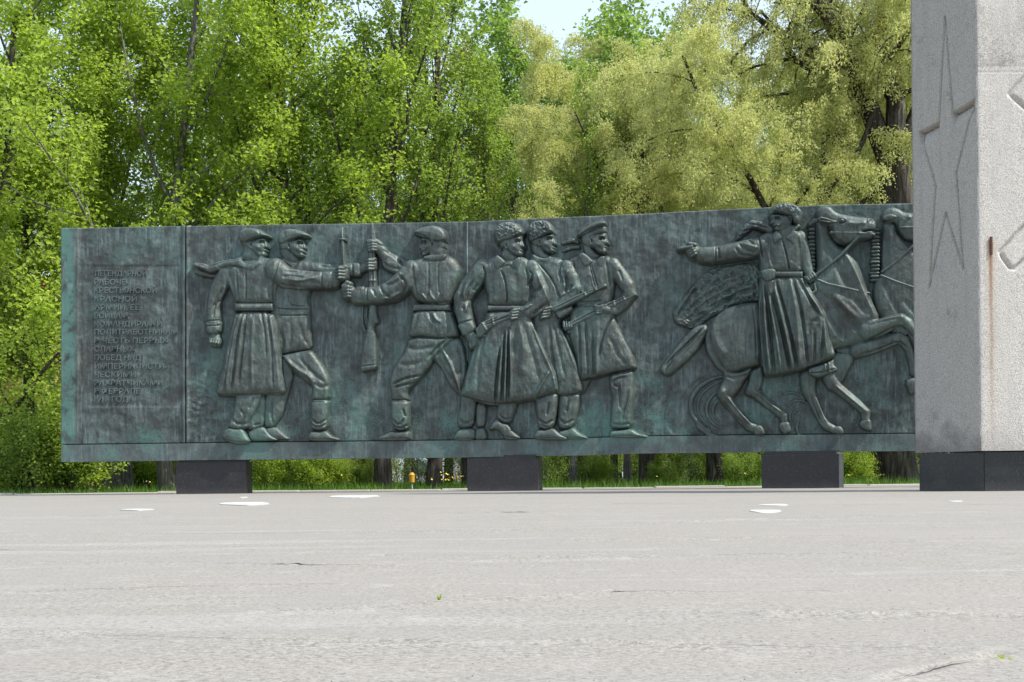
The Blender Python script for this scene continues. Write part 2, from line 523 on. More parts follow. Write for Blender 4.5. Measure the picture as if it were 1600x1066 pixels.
# arm hanging at the side
A.limb([(356,428,14,4),(346,445,13.5,3.5),(335,468,13,3),(333,485,13,3.2),(335,503,13,4)])
A.poly([(321,502),(349,500.5),(347.5,523),(325,524.5)], 5.5, 5.5, 10)
A.limb([(337,524,8,3),(338,533,9.5,4)])
A.fist(338.5, 534, 8.5, 0.15, 5, side=1)
# outstretched arm
A.limb([(432,424,19,7),(450,436,17,8),(470,439.5,15.5,8.5),(498,440,13.5,9),(524,439.5,13,9)])
A.poly([(506,427),(525.5,426),(526,453),(507,453.5)], 11, 5, 10)
A.limb([(526,434,9,10),(534,431,10,11)])
A.fist(538.5, 430.5, 10.5, math.pi/2, 14, side=1)
# neck and head
A.poly([(380,378),(398,380),(404,398),(414,404),(404,414),(384,412),(378,402),(384,392)], 4, 7, 10)
A.poly([(378,374),(392,378),(418,372.5),(419,381),(418,383.5),(421.8,389.5),(418.6,391.2),(420.5,394.5),(417.8,396.8),(419.2,400),(416,403.5),(409,405),(402,401),(397,395),(390,392),(380,384)], 7, 6, 10, sm=1, soft=1)
A.face(1, (395.5,386.5), (412.5,381), (417,379), (419.6,388.5), (418.5,395.2), (416.5,400.5), (406.5,389), 9)
A.poly([(377,368),(379,363),(385.5,359.6),(393,359),(401,359.6),(408,362),(416,366.5),(424,371),(424.5,373.2),(411,374.5),(402,376.5),(392,382),(386,383.5),(379,381),(376.5,375)], 10.5, 6, 9, 'cap')
A.line([(388,382),(399,376),(411,373.2),(424,372.3)], 1.0, 1.8, 'cap')
A.line([(408,362.5),(411,369),(410,373)], 1.5, 0.9, 'cap')
# scarf round the neck flying out to the left
A.limb([(412,403,3.6,10),(408,414,4.6,12),(398,420.5,5.4,12.5),(386,420,5.6,12),(376,413,6.0,10.5),(362,414,7.0,9),(350,415.5,6.5,8),(340,419,6.5,7.5),(330,424,6,6.5),(318,419,6,6.5),(308,416.5,5,6)])
A.limb([(385,404,3.0,8),(375,409,5,9)])
A.limb([(346,424,6,4),(334,430,6,4),(318,428,5,4),(308,425,3.5,4)])
A.lines([[(306,419),(320,424),(334,431),(345,425)]], 1.4, 3.4)
A.lines([[(312,414),(325,418),(338,417),(352,411),(368,409)], [(345,421),(360,418),(374,419),(390,424)], [(312,422),(324,427)]], 1.3, 1.3)
# coat folds
A.lines([[(440,408),(436,430),(430,452),(430,474)], [(388,424),(389,450),(388,474)], [(374,428),(375,450),(377,474)]], 1.4, 1.4)
A.lines([[(418,424),(422,446),(424,470)], [(362,430),(368,450),(372,468)]], 2.4, 1.4)
A.lines([[(383,489),(374,540),(366,616)], [(389,489),(385,535),(378,600)], [(376,492),(366,530),(354,612)]], 1.5, 1.9)
A.lines([[(384,500),(378,550),(371,616)], [(373,505),(362,560),(357,600)]], 2.6, -1.4)
A.lines([[(420,489),(428,530),(431,612)], [(411,489),(419,520),(420,560)]], 1.6, 1.7)
A.lines([[(426,495),(435,550),(441,610)], [(400,500),(398,560),(399,612)]], 2.2, -1.3)
A.line([(340,617),(371,618),(405,617),(449,615)], 1.0, 1.4)
A.lines([[(371,478.4),(429,478.4)], [(371,485.3),(429,485.3)]], 0.7, 0.9, 'belt', taper=False)
for bx in (380, 404): A.bumpp(bx, 482, 3, 2.6, 1.7, 'belt'); A.bumpp(bx, 482, 1.2, 1.1, -1.5, 'belt')
A.lines([[(330,452),(326,470),(325,495)], [(352,452),(340,470),(336,497)], [(346,470),(337,480)]], 2.0, 1.6)
A.lines([[(355,448),(350,466),(346,474)]], 2.4, -1.8)
A.lines([[(322,503.5),(349,502)], [(323,511),(348,510)]], 0.9, 1.5)
A.lines([[(440,446),(455,450),(478,451)], [(450,428),(470,429),(500,431)], [(446,436),(462,434),(480,438)], [(470,446),(490,442),(506,447)]], 2.4, 1.7)
A.lines([[(455,440),(475,443),(498,436)]], 2.8, -1.8)
A.line([(506.5,427),(507,453)], 1.1, 1.8)
A.lines([[(378,640),(386,650),(380,664)], [(366,656),(376,664),(390,662)], [(400,622),(392,640)]], 2.0, 1.7)
A.lines([[(351,686),(364,689.5),(378,692),(393,690.5)]], 0.8, 1.6, 'boot')
A.line([(398,665),(408,662)], 1.6, 1.5)

# rifle and blade held upright between the hands
BL = Fig((528, 350, 560, 460))
BL.poly([(536,357),(539,374),(541.5,400),(544,421),(545,446),(537,446),(536,421),(534.5,400),(534,374)], 6, 3.2, 4, 'bayonet', sm=0)
BL.poly([(532,374.5),(541.5,374.5),(541.5,377.5),(532,377.5)], 8, 3, 2, 'bayonet', sm=0)
BL.line([(537,360),(539,400),(541,440)], 0.8, -1.4, 'bayonet')
GR = Fig((558, 346, 600, 588))
GR.poly([(579,349),(584,349),(587,382),(577.5,382)], 0.3, 2.0, 4, 'rifle', sm=0)
GR.poly([(577.5,378),(587,378),(589,420),(591,450),(591,470),(590.5,478),(577.5,478),(576.5,450),(576.5,420)], 4.5, 4, 5, 'rifle', sm=0)
GR.poly([(579,476),(589.5,476),(591,492),(593.5,503),(592,507),(588,509),(586.5,514),(589.5,530),(590.5,555),(590.5,578),(577,580),(564.5,582),(566,556),(570.5,535),(574.5,516),(577,497)], 5, 4.5, 6, 'rifle', sm=1)
GR.line([(584,350),(584.5,400),(584.5,474)], 0.8, 1.6, 'rifle')
GR.lines([[(578,440),(590,440)], [(578,380),(587,380)]], 1.4, -1.2, 'rifle', taper=False)
GR.lines([[(566,573.5),(578,572),(589,571)]], 0.9, 1.4, 'rifle')
GR.poly([(590,500),(594,500),(594,506),(590,506)], 4, 2.5, 2, 'rifle', sm=0)
GR.limb([(567.5,480,2.2,1.5),(566.5,495,2.2,1.5),(567,508,2.3,1.5),(571,517,2.4,2),(577,521,2.2,2)], 'rifle', 0.9)
GR.limb([(574,482,1.6,1.5),(573.5,496,1.6,1.5),(576,504,1.6,2)], 'rifle', 0.9)

# ---- C: man in the belted blouse, back to us, facing left
C = Fig((526, 350, 770, 700))
C.poly([(637,418),(645,408),(658,404),(680,402),(703,401),(714,408),(721,420),(720.5,436),(714,458),(708,478),(690,479.5),(670,478.5),(658,475),(650,470),(642,457),(637,440)], 5, 8.5, 24)
C.poly([(647,486),(706.5,486),(713,500),(717.6,512),(718.8,527),(705,528.5),(691,531.5),(678,530.5),(660,528),(639.6,528.5),(642,508)], 5.5, 7, 16)
C.poly([(647.5,477),(705.5,477),(706.5,487),(646.5,487)], 9.5, 3.2, 5, 'belt', sm=0)
# legs
C.poly([(640,526),(712,526),(705,540),(690,553),(680,562),(672,577),(661,590),(650,602),(639,612),(640,628),(613,628),(611,612),(609,596),(614,580),(622,565),(631,552)], 4, 8, 18)
C.poly([(610.5,625),(641,625),(641.5,648),(641,670),(628,674),(616,670),(612.5,655),(611.5,640)], 4.5, 7, 13, 'boot')
C.poly([(592,684),(602,679),(612,673),(628,675),(641,674),(642,688),(620,689),(593,688.5)], 3.5, 6, 7, 'boot')
C.poly([(680,553),(704,531),(720,528),(727,545),(731,570),(731,595),(724,622),(710,612),(698,594),(692,578),(682,569),(677,561)], 3, 6, 14)
C.poly([(720,612),(748,612),(745,640),(741,667),(728,671),(715,668),(714,655),(719,640)], 1.5, 6, 12)
C.poly([(709,684),(713,674),(722,670),(736,669),(745,672),(744,688.5),(710,688.5)], 2.5, 6, 7, 'boot.001')
# near arm
C.limb([(646,424,16,7),(636,440,18,8),(616,456,16.5,9),(600,461.5,14.5,9),(580,463.5,13.2,9),(560,464,12.6,9)])
C.poly([(557,450),(575,449),(577,477),(558,476.5)], 10, 5, 10)
C.limb([(557,461,9,10),(550,459,10,10)])
C.fist(544.5, 459, 10, math.pi/2, 12, side=-1)
C.limb([(540,449,3,13),(545,444,3.2,14),(550,446,3,13)])
# far arm reaching up the rifle
C.poly([(594,388),(604,389),(614,397),(634,405),(648,410),(642,424),(628,433),(612,428),(598,421),(595,408)], 1, 6.5, 12)
C.limb([(603,402,9,4),(597,393,8.5,5),(590,387,7,6)])
C.fist(582, 387, 9, math.pi/2-0.1, 8, side=-1)
C.limb([(596,384,4,7),(588,378,3.6,8.5),(579,379,3.2,8.5)])
# head
C.poly([(661,382),(697,381),(697,392),(696,404),(680,409),(670,406),(672,398)], 5, 7, 11)
C.poly([(660,372),(682,374),(698,376),(698,392),(676,396),(670,401),(664,404),(660.5,400.5),(661.5,397.6),(657.5,395.4),(659.8,392.5),(656.4,390.6),(660.4,384),(659.6,380)], 6.5, 6, 10, soft=1)
C.face(-1, (677.5,385), (665,381.5), (661.4,380), (658.6,389.6), (660.5,395.6), (663,400), (668.5,388), 8)
C.line([(657,393.4),(662,391.8),(667,393)], 1.1, -1.0)
C.poly([(648.6,365.6),(651,363),(657,360.5),(664,357.6),(672,355.8),(681,355.2),(691,358),(698,365),(700.5,373),(698.6,381),(690,382),(681,381),(678,386),(672,377),(663,373),(651.7,369)], 10, 6.5, 10, 'cap')
C.line([(650,366.5),(660,369.5),(670,373.5),(678,381)], 1.1, 2.0, 'cap')
C.line([(679,379),(690,380.5),(699,378)], 1.2, 1.4, 'cap')
C.poly([(665,403),(675,400.5),(688,400),(700,399),(700.5,405),(697,410),(685,411.2),(672,410.2),(663,406.5)], 10.5, 3.5, 4, 'collar')
# blouse folds
C.lines([[(648,416),(650,440),(655,468)], [(672,414),(674,440),(672,470)], [(688,412),(687,436),(690,468)]], 1.5, 1.3)
C.lines([[(673,455),(678,468),(690,478)], [(690,460),(684,472)], [(662,462),(672,474)]], 1.8, -1.7)
C.lines([[(642,454),(650,468),(662,476)], [(652,474),(680,476),(704,474)]], 1.6, 1.5)
C.lines([[(672,489),(676,500),(686,508)], [(655,492),(652,510),(645,524)], [(700,490),(704,508),(703,526)]], 2.4, 1.5)
C.lines([[(679,490),(684,502),(692,505)]], 2.2, -1.8)
C.lines([[(640,528.8),(660,528.4),(691,531.8),(718,527.4)]], 1.0, 2.6)
C.lines([[(626,432),(640,446),(634,462)], [(606,448),(622,446),(636,434)], [(597,450),(604,462),(614,468)], [(585,454),(592,466)]], 2.0, 1.8)
C.lines([[(604,446),(620,440),(632,428)], [(600,470),(616,468),(630,460)]], 2.4, -1.8)
C.line([(577,451),(578,476)], 1.0, 1.6)
C.lines([[(603,394),(620,404),(634,420)], [(600,412),(614,420),(628,422)], [(620,400),(630,414)]], 1.8, 1.7)
C.lines([[(615,602),(636,592),(658,588)], [(620,606),(636,602),(645,600)], [(700,532),(684,545),(672,560)]], 1.7, 2.4)
C.lines([[(626,570),(644,572),(665,565)], [(640,545),(660,548),(684,542)]], 3.4, 1.6)
C.lines([[(692,545),(704,566),(714,590),(722,614)]], 2.6, -2.6)
C.lines([[(716,540),(724,566),(722,590)], [(688,562),(700,584),(712,600)]], 2.4, 1.5)
C.lines([[(611,627),(641,627)]], 0.9, -1.5, 'boot', taper=False)
C.lines([[(615,655),(626,666),(634,655)], [(614,664),(627,671),(641,664)], [(632,640),(636,652)]], 1.6, 2.2, 'boot')
C.lines([[(593,686),(615,685.5),(641,685.5)]], 0.8, 1.5, 'boot')
C.lines([[(718,655),(728,663),(740,657)], [(724,625),(730,645)]], 1.8, 1.8)
C.line([(711,686),(744,686)], 0.8, 1.5, 'boot.001')

# ---- F: sailor, third of the marching three
F = Fig((868, 342, 1020, 700))
F.poly([(887,406),(896,401),(908,397),(925,404),(940,403),(949,400),(959,405),(964,420),(963,440),(960,460),(956,480),(940,484),(915,484),(898,480),(893,455),(889,430)], 2, 7, 22)
F.poly([(892,476),(957,476),(965,508),(975,528),(984,546),(992,560),(997,577),(984,580),(968,582),(952,586),(940,590),(928,593),(916,593.5),(905,596),(900,560),(888,520)], 2.5, 7.5, 18)
F.limb([(958,414,11,3),(968,430,12,4),(980,447,12,5),(984,460,11,5),(975,474,10,5),(962,485,9,5.5)])
F.poly([(952,586),(975,581),(990,578.5),(992,600),(989,635),(987,669),(970,671),(953,670),(955,640),(957,622),(952,604)], 2, 6.5, 13)
F.poly([(952,681),(954,673),(970,672),(987,670),(998,677),(1013,682),(1012,684),(985,685),(953,684)], 2.5, 5.5, 7, 'boot')
F.poly([(906,592),(926,591),(918,606),(910,618),(906,612)], -0.5, 3, 6)
F.poly([(907,374),(920,378),(928,392),(940,402),(926,412),(914,404),(912,392)], 1, 6, 9)
F.poly([(908,366),(925,366),(948,364),(949,374),(951.8,382.6),(948.4,385),(949.8,388),(948.4,390.4),(949,395.6),(944,399.4),(936,397.5),(928,389),(916,388),(909,380)], 3.5, 6.5, 10, soft=1)
F.face(1, (925,380), (942,375.2), (946.5,374), (950,382), (948.5,389.2), (946,395), (935,384), 6)
F.poly([(910,370),(930,359),(947.5,354),(948.2,366),(932,369.5),(924,374.5),(912,377)], 6.5, 4, 6, 'cap')
F.poly([(903,369.5),(907,365),(914,358.5),(925,351.6),(937,348),(947.5,348.2),(948,354.6),(938,357),(926,362),(914,368.5),(906,371.8)], 9, 5, 6, 'cap')
F.line([(905,370.6),(914,366),(928,359),(947,353.6)], 0.9, 2.0, 'cap')
F.limb([(903,379,2.6,2),(896,376.5,3.4,2.4),(888,378.5,3.2,2.2),(880,381,2.6,1.6)], 'ribbon', 0.8)
F.limb([(904,387,2.8,2),(894,387.5,3.2,2.2),(886,390.5,3,1.8),(880,393,2.4,1.4)], 'ribbon', 0.8)
F.poly([(904,401),(911,396),(920,402),(929,411),(916,420),(908,411)], 8.2, 2.4, 3, 'collar')
F.poly([(932,410),(938,403),(946,402),(945,412),(940,421),(934,415)], 8.2, 2.4, 3, 'collar')
F.lines([[(922,414),(926,430),(931,450)], [(925,416),(931,436),(935,452)]], 0.9, 1.6)
F.lines([[(896,408),(899,430),(905,455)], [(948,410),(951,430),(956,450)]], 2.0, 1.5)
F.lines([[(905,470),(920,475),(940,472)], [(960,440),(966,452),(975,458)], [(968,424),(974,440)]], 1.8, 1.6)
F.lines([[(965,490),(952,505),(942,530),(937,560)]], 1.6, 2.2)
F.lines([[(916,500),(918,545),(920,592)], [(905,500),(908,550),(908,590)], [(927,520),(928,560),(930,592)]], 1.8, 2.0)
F.lines([[(936,520),(933,560),(935,590)], [(965,500),(976,530),(988,556)]], 2.6, -1.8)
F.lines([[(955,530),(966,556),(980,572)]], 3.2, 1.4)
F.lines([[(905,595),(928,592),(952,585),(975,580),(997,576)]], 0.9, 2.2)
F.lines([[(955,600),(966,592),(980,590)], [(958,600),(966,606)], [(984,610),(976,640),(972,660)], [(956,662),(970,665),(986,662)], [(968,600),(970,640)]], 1.9, 1.7)
F.lines([[(954,681.5),(985,681.5),(1012,682.5)]], 0.8, 1.2, 'boot')
# his rifle and hands
F.poly([(880,514),(884,508),(893,502),(912,492),(930,481),(945,476),(962,470),(980,463),(994,457),(996,463),(982,472),(962,482),(942,492),(925,500),(905,511),(893,517),(884,519)], 7.5, 4, 5, 'rifle', sm=0)
F.lines([[(893,508),(915,496),(945,481),(994,460)], [(893,513),(912,504),(930,497)]], 0.8, 1.6, 'rifle')
F.lines([[(959,471),(962,481)], [(975,465),(978,474)]], 1.2, -1.5, 'rifle', taper=False)
F.limb([(940,496,2,6.5),(925,504,2.2,6.5),(905,513,2.2,6.5),(889,520,2,6)], 'rifle', 0.8)
F.limb([(962,486,7,7),(950,486,7,9),(942,484,6.5,10)])
for i in range(4): F.limb([(944-i*2.2+4,479+i*3.6,2.0,11.5),(936-i*0.6,482+i*3.2,2.1,13),(931+i*0.7,480+i*3.4,1.8,12)], 'body', 0.9)
for i in range(4): F.limb([(882+i*4.0,504+i*0.6,1.6,9.5),(883+i*3.8,513-i*0.3,1.7,11)], 'body', 0.9)

# ---- E: second marching soldier in fur hat
E = Fig((815, 340, 960, 700))
E.poly([(826,398),(838,396),(846,404),(866,402),(882,407),(892,418),(900,440),(905,460),(896,478),(878,490),(876,510),(884,525),(900,560),(907,585),(914,611.5),(905,617),(890,620),(874,619.5),(850,610),(835,540),(828,460)], 3.5, 7.5, 20)
E.poly([(874,614),(908,613),(905,640),(897,668),(884,672),(871,669),(872,640)], 2.5, 6.5, 12)
E.poly([(872,674),(884,671.5),(897,668),(906,677),(919,684),(917,687),(875,686.5)], 3, 5.5, 7, 'boot')
E.limb([(886,418,11,5.5),(894,436,12,6.5),(899,452,11.5,7),(893,466,10.5,7.5),(878,476,9,8),(864,486,8,8.5)])
E.poly([(828,372),(845,378),(852,396),(862,402),(852,410),(836,402),(830,394)], 3, 6, 9)
E.poly([(828,366),(846,372),(867,364),(867.5,372),(866.8,375),(870.4,383.8),(867,386),(869,390),(867.4,391.8),(868.6,394.6),(863,398),(854,396),(846.5,389),(836,388),(829,380)], 5.5, 6.5, 10, soft=1)
E.face(1, (844,382), (860,375.6), (865,374.5), (868.4,383.4), (867,390.6), (864.6,395), (853.5,384), 8)
hatE = [(826.5,360),(829,354),(834,349.5),(846,346),(857,348),(864,355),(867.5,364),(868,368),(859.4,368),(848,374),(843,378),(836,380.5),(829,381),(827,374)]
E.poly(hatE, 8.5, 7.5, 10, 'hat'); E.rough(hatE, 2.2, 3.0, 'hat', 11)
E.line([(829,380),(843,377),(852,371),(867,366.5)], 1.0, 1.5, 'hat')
E.poly([(831,398),(843,404),(852,406),(863,402),(862,411),(859,419),(851,412),(846,411),(838,416)], 9.5, 2.2, 3, 'collar')
E.lines([[(843,414),(856,428),(868,445),(876,470)], [(838,420),(850,450),(858,480)]], 1.4, 1.8)
E.lines([[(878,410),(874,428),(882,448)], [(884,430),(889,444),(884,462)], [(896,448),(890,458)]], 1.9, 2.2)
E.lines([[(890,424),(880,440),(884,452)], [(876,466),(888,458),(900,452)]], 2.2, -1.8)
E.lines([[(866,505),(874,545),(884,590)], [(860,510),(864,560),(874,612)]], 2.4, 1.6)
E.lines([[(877,512),(890,545),(903,580)]], 2.4, -2.0)
E.lines([[(875,619.3),(893,618.8),(914,611.5)]], 0.9, 1.8)
E.lines([[(875,655),(885,663),(898,656)], [(890,625),(886,645)]], 1.8, 1.8)
E.line([(876,684),(917,684.4)], 0.8, 1.2, 'boot')
E.limb([(843,500,2.4,6),(842,508,2.6,6),(846,515,2.8,6),(853,514,2.6,6),(857,505,2.4,6)], 'body', 0.9)
# rifle
E.poly([(860,486),(866,481),(900,464),(918,457.5),(946,445.5),(950,447),(949,451.5),(930,459),(918,466.5),(884,483),(868,491)], 12, 4, 5, 'rifle', sm=0)
E.poly([(868,490),(880,485),(894,480),(897,486),(886,494),(876,500),(872,497)], 11, 3, 4, 'rifle', sm=0)
E.lines([[(866,486),(900,468.5),(947,448)]], 0.8, 1.7, 'rifle')
E.lines([[(914,457.5),(918,467)], [(931,452),(934,458)]], 1.4, -1.8, 'rifle', taper=False)
E.limb([(846,492,5,10),(856,492,8.5,11)])
for i in range(4): E.limb([(862-i*1.5,483+i*4.6,2.2,14),(854-i*1.6,485+i*4.6,2.5,16.2),(848-i*0.4,490+i*3.6,2.1,14)], 'body', 0.9)

# ---- D: soldier in fur hat and greatcoat, in front
D = Fig((704, 344, 896, 702))
D.poly([(750,418),(758,410),(768,405),(779,401),(798,408),(815,402),(827,407),(834,418),(838,440),(836,462),(831,482),(800,483),(765,481),(762,462),(757,440)], 8, 9, 24)
D.poly([(762,486),(829,486),(835,506),(847.7,536),(858,555),(866,572),(873,589),(875,614),(862,617),(840,626),(825,627),(810,630.5),(795,632.5),(776,634.5),(762,633),(746,628),(733,623),(719.5,619),(724,606),(730,585),(738,556),(750,525),(757,505)], 8, 9, 24)
D.poly([(764,479.5),(830,479.5),(831,488),(763,488.5)], 14, 3.6, 5, 'belt', sm=0)
# arms
D.limb([(757,420,14,10),(748,432,15,10),(735,450,14.5,10),(724,468,13.5,10),(725,485,13,10.5),(730,503,12.5,11)])
D.poly([(715.5,507),(741,501),(747,518),(728,530)], 12.5, 5, 9)
D.limb([(736,524,8,11),(741,533,8,11.5)])
for i in range(4): D.limb([(749-i*4.0,532+i*2.6,2.6,13.5),(750.5-i*4.0,538+i*2.0,2.5,14),(749.5-i*3.8,542+i*1.3,2.2,12.5)], 'body', 0.9)
D.limb([(742,524,3,13),(749,528,2.8,14),(753,534,2.4,13)], 'body', 0.9)
D.limb([(832,420,12,10),(839,438,13.5,10.5),(846,456,14,11),(848,470,13.5,11.5),(840,482,13,12),(828,489,11.5,12.5),(817,491,8,13)])
# legs
D.poly([(838,620),(874,612),(872,640),(866.5,669),(853,673),(841,668),(838,640)], 6, 7, 13)
D.poly([(835.5,680),(840,672),(852,672),(866,669),(876,678),(888,685),(886,688),(858,688),(836,686.5)], 6.5, 6, 7, 'boot')
D.poly([(778,628),(811,626),(806,645),(799,662),(790,664),(779,657),(776,645)], 3, 6, 11)
D.poly([(765.5,670),(770,660),(778,654),(786,661),(796,663),(803,674),(815,684),(812,687),(792,688),(786,682),(780,672),(772,671),(766,673)], 4.5, 6, 7, 'boot.001', sm=1)
D.poly([(744,628),(762,632),(760,662),(756,668),(744,668)], 1.5, 5, 9)
D.poly([(742,678),(745,670),(756,668),(762,676),(762,687),(743,688)], 2.5, 5, 7, 'boot.002')
# head
D.poly([(780,372),(796,378),(800,396),(812,404),(806,414),(790,412),(783,402),(788,392)], 8, 7, 10)
D.poly([(780,370),(797,374),(818,368),(819,379.5),(818.4,382),(822,389),(818,391.2),(820,395.2),(818.2,397.4),(819.6,400.2),(815,404),(807,402),(799,398),(795,393),(784,390)], 11, 7, 10, soft=1)
D.face(1, (793.5,388), (811.5,381), (816.6,379), (820,388.6), (818.2,396), (816,401), (804.5,389), 13.5)
hatD = [(775,364),(777.5,359.5),(781,355.5),(787.3,352),(798.6,350),(809.8,353.4),(817,360.5),(820.5,367),(819,371),(808,375.5),(796.3,380.5),(788,383),(780.5,384.5),(776.5,378),(774.5,370)]
D.poly(hatD, 14.5, 8, 10, 'hat'); D.rough(hatD, 2.4, 3.2, 'hat', 5)
D.line([(784,382.5),(797,378.5),(809,373.5),(819,369)], 1.0, 1.6, 'hat')
# collar, front, folds
D.poly([(773,412),(779,401),(788,408),(794,414),(786,421),(780.5,427.5),(776,420)], 16.5, 2.6, 3, 'collar')
D.poly([(803,413),(812,405),(817,407),(816,416),(810.5,426.5),(806,420)], 16.5, 2.6, 3, 'collar')
D.line([(785,424),(793,418),(800,418),(808,424)], 1.2, 1.6)
D.lines([[(786,426),(792,440),(795,460),(795,479)]], 1.3, 2.4)
D.lines([[(758,419),(762,432),(758,448)], [(824,422),(828,440),(826,452)], [(830,426),(836,434),(828,448)]], 1.3, 2.2)
D.lines([[(768,425),(772,448),(778,470)], [(808,428),(812,450),(808,474)]], 4.0, 1.0)
D.lines([[(728,446),(722,462),(730,478)], [(745,440),(734,456),(732,470)], [(733,470),(726,488)], [(750,446),(742,458)]], 2.4, 1.8)
D.lines([[(734,446),(727,468),(734,492)]], 2.8, -2.0)
D.line([(716.5,508.6),(741,502.5)], 1.0, 1.8)
D.lines([[(834,438),(830,448),(836,456)], [(850,450),(842,458),(832,458)], [(860,474),(848,484),(834,496)]], 2.4, 2.4)
D.lines([[(842,430),(852,456),(860,472)]], 2.4, -1.6)
D.lines([[(785,545),(779,590),(776,632)], [(792,520),(789,580),(787,630)], [(797,520),(797,580),(795,630)]], 1.5, 3.8)
D.lines([[(788,540),(784,590),(781.5,632)], [(794.5,520),(793,580),(791,631)], [(800,520),(802,580),(801,630)]], 1.6, -2.2)
D.lines([[(755,520),(742,565),(733,612)], [(764,510),(752,560),(748,620)]], 3.0, 1.6)
D.lines([[(834,508),(848,545),(862,575),(867,590)], [(867,590),(872,612)], [(862,580),(850,600),(838,622)]], 2.4, -2.6)
D.lines([[(812,500),(806,540),(806,560)], [(820,510),(836,560),(846,600)]], 4.0, 1.8)
D.lines([[(812,505),(822,540),(820,590)]], 4.5, -1.8)
D.lines([[(721,618),(746,626.5),(776,633),(810,629),(840,624),(874,613)]], 1.0, 1.8)
D.lines([[(770,492),(766,505),(758,512)], [(800,505),(798,515)]], 2.0, -1.2)
D.lines([[(843,655),(853,664),(866,657)], [(846,664),(856,668)], [(860,630),(856,650)]], 1.8, 2.0)
D.line([(837,684),(860,685),(887,685.4)], 0.8, 1.5, 'boot')
D.lines([[(781,648),(790,656),(799,654)]], 1.6, 1.7)
D.line([(767,671.6),(780,673),(790,684),(812,685)], 0.9, 1.3, 'boot.001')
# rifle and sling
D.poly([(745,518),(755,506),(772,499),(802,488.5),(826,478.5),(835,478),(836,483.5),(826,490),(803,501),(785,508),(768,518),(756,530),(749,530)], 15.5, 4, 5, 'rifle', sm=0)
D.lines([[(757,512),(780,503.5),(804,494),(834,482)], [(760,508),(780,499)]], 0.9, 1.9, 'rifle')
D.lines([[(772,499),(775,511)], [(757,508),(764,519)]], 1.3, -1.8, 'rifle', taper=False)
D.limb([(758,527,2.4,15),(772,525,2.6,15),(786,520,2.7,15),(800,514,2.6,15.5),(812,505,2.5,15.5),(821,497,2.4,15)], 'sling', 0.9)
D.limb([(817,494,7,14),(808,494,7.5,15)])
for i in range(4): D.limb([(814-i*1.2,486+i*4.6,2.2,18),(806-i*1.0,488+i*4.4,2.5,20.5),(800+i*0.6,492+i*3.6,2.1,19)], 'body', 0.9)
D.limb([(818,488,2.8,18),(826,484,2.6,19),(832,480,2.2,18.5)], 'body', 0.9)
# ---- background reliefs: cloud of the cape, dust rings
K = Fig((1030, 400, 1215, 530))
cape = [(1050,491),(1054,482),(1059,476),(1068,464),(1075,455),(1086,440),(1097.6,430),(1112,420),(1124.6,417),(1145,414),(1165,411),(1185,410),(1192,430),(1190,455),(1187,474),(1165,473),(1147,477.7),(1132,486),(1120,493),(1108,500),(1097,507),(1090,511),(1082,516),(1068,511),(1055,507)]
K.poly(cape, 0.5, 5, 14); K.rough(cape, 3.4, 15, 'body', 21, 4); K.rough(cape, 2.6, 6, 'body', 25, 3)
for q_ in range(7):
    K.line([(1058+q_*5,492-q_*1+q_*2.5),(1078+q_*6,470-q_*2+q_*3),(1105+q_*6,450+q_*3),(1140+q_*5,430+q_*4),(1180,418+q_*6)], 2.6, (1.0,-0.8)[q_%2], 'body')
K.lines([[(1058,496),(1068,480),(1080,462),(1092,448)], [(1082,512),(1100,494),(1130,474),(1160,454)]], 2.0, 2.2)
W = Fig((1050, 570, 1170, 690))
def arc(cu, cv, ru, rv, a0, a1, r, z, n=14, fade=True):
    pts = []
    for i in range(n+1):
        t = R(a0 + (a1-a0)*i/n)
        rr = r * (1 if not fade else math.sin(math.pi*(0.12+0.82*i/n))**0.5)
        pts.append((cu+ru*math.cos(t), cv+rv*math.sin(t), max(rr, 0.8), z))
    return pts
W.limb(arc(1140, 634, 61, 46, 262, 120, 4.2, 0.6), 'body', 0.8)
W.limb(arc(1142, 636, 52, 40, 250, 130, 2.2, 0.2), 'body', 0.8)
W.limb(arc(1142, 640, 38, 32, 250, 120, 3.0, 0.1), 'body', 0.7)
W.limb(arc(1140, 642, 26, 22, 260, 130, 2.6, 0.1), 'body', 0.7)
W.limb([(1082,650,1.2,0),(1092,668,3.6,0.8),(1108,679,4.2,0.8),(1122,684,3.2,0.4)], 'body', 0.8)
W2 = Fig((1190, 600, 1290, 690))
for a_ in (arc(1248, 640, 18, 14, 200, 350, 2.2, 0), arc(1250, 652, 12, 12, 150, 330, 2.0, 0), arc(1236, 628, 22, 14, 240, 350, 2.2, 0), arc(1255, 668, 10, 14, 120, 230, 2.6, 0), arc(1222,660,14,20,200,300,2,0)):
    W2.limb(a_, 'body', 0.8)

# ---- I: second horse, mostly hidden by the tall stone block
I = Fig((1345, 316, 1560, 690))
I.poly([(1379,347),(1399,350),(1401,363),(1413,380),(1440,400),(1470,430),(1490,470),(1500,520),(1480,548),(1440,552),(1400,530),(1372,500),(1362,460),(1366,438),(1376,426),(1377,380)], 1, 7, 26)
I.poly([(1376,340),(1380,332),(1386,327),(1396,325),(1404,328),(1412,333),(1428,334),(1450,338),(1480,346),(1482,358),(1470,366),(1450,372),(1432,380),(1414,376),(1402,364),(1399,349),(1386,350)], 3, 6.5, 14)
I.poly([(1378,341),(1388,336),(1398,338),(1402,342),(1394,346),(1380,347)], 8, 3, 4)
I.bumpp(1419, 342, 2.6, 2.2, 2.6); I.line([(1403,344),(1401,362),(1410,372)], 1.6, 2.0)
I.lines([[(1403,358),(1430,358),(1450,360)]], 1.2, -1.8)
I.limb([(1378,426,2.2,7),(1400,410,2.2,8),(1430,382,2.2,8.5),(1450,366,2.2,8)], 'rein', 0.9)
I.limb([(1376,432,2.2,7),(1395,440,2.2,8),(1430,452,2.2,8),(1470,462,2.2,7)], 'rein', 0.8)
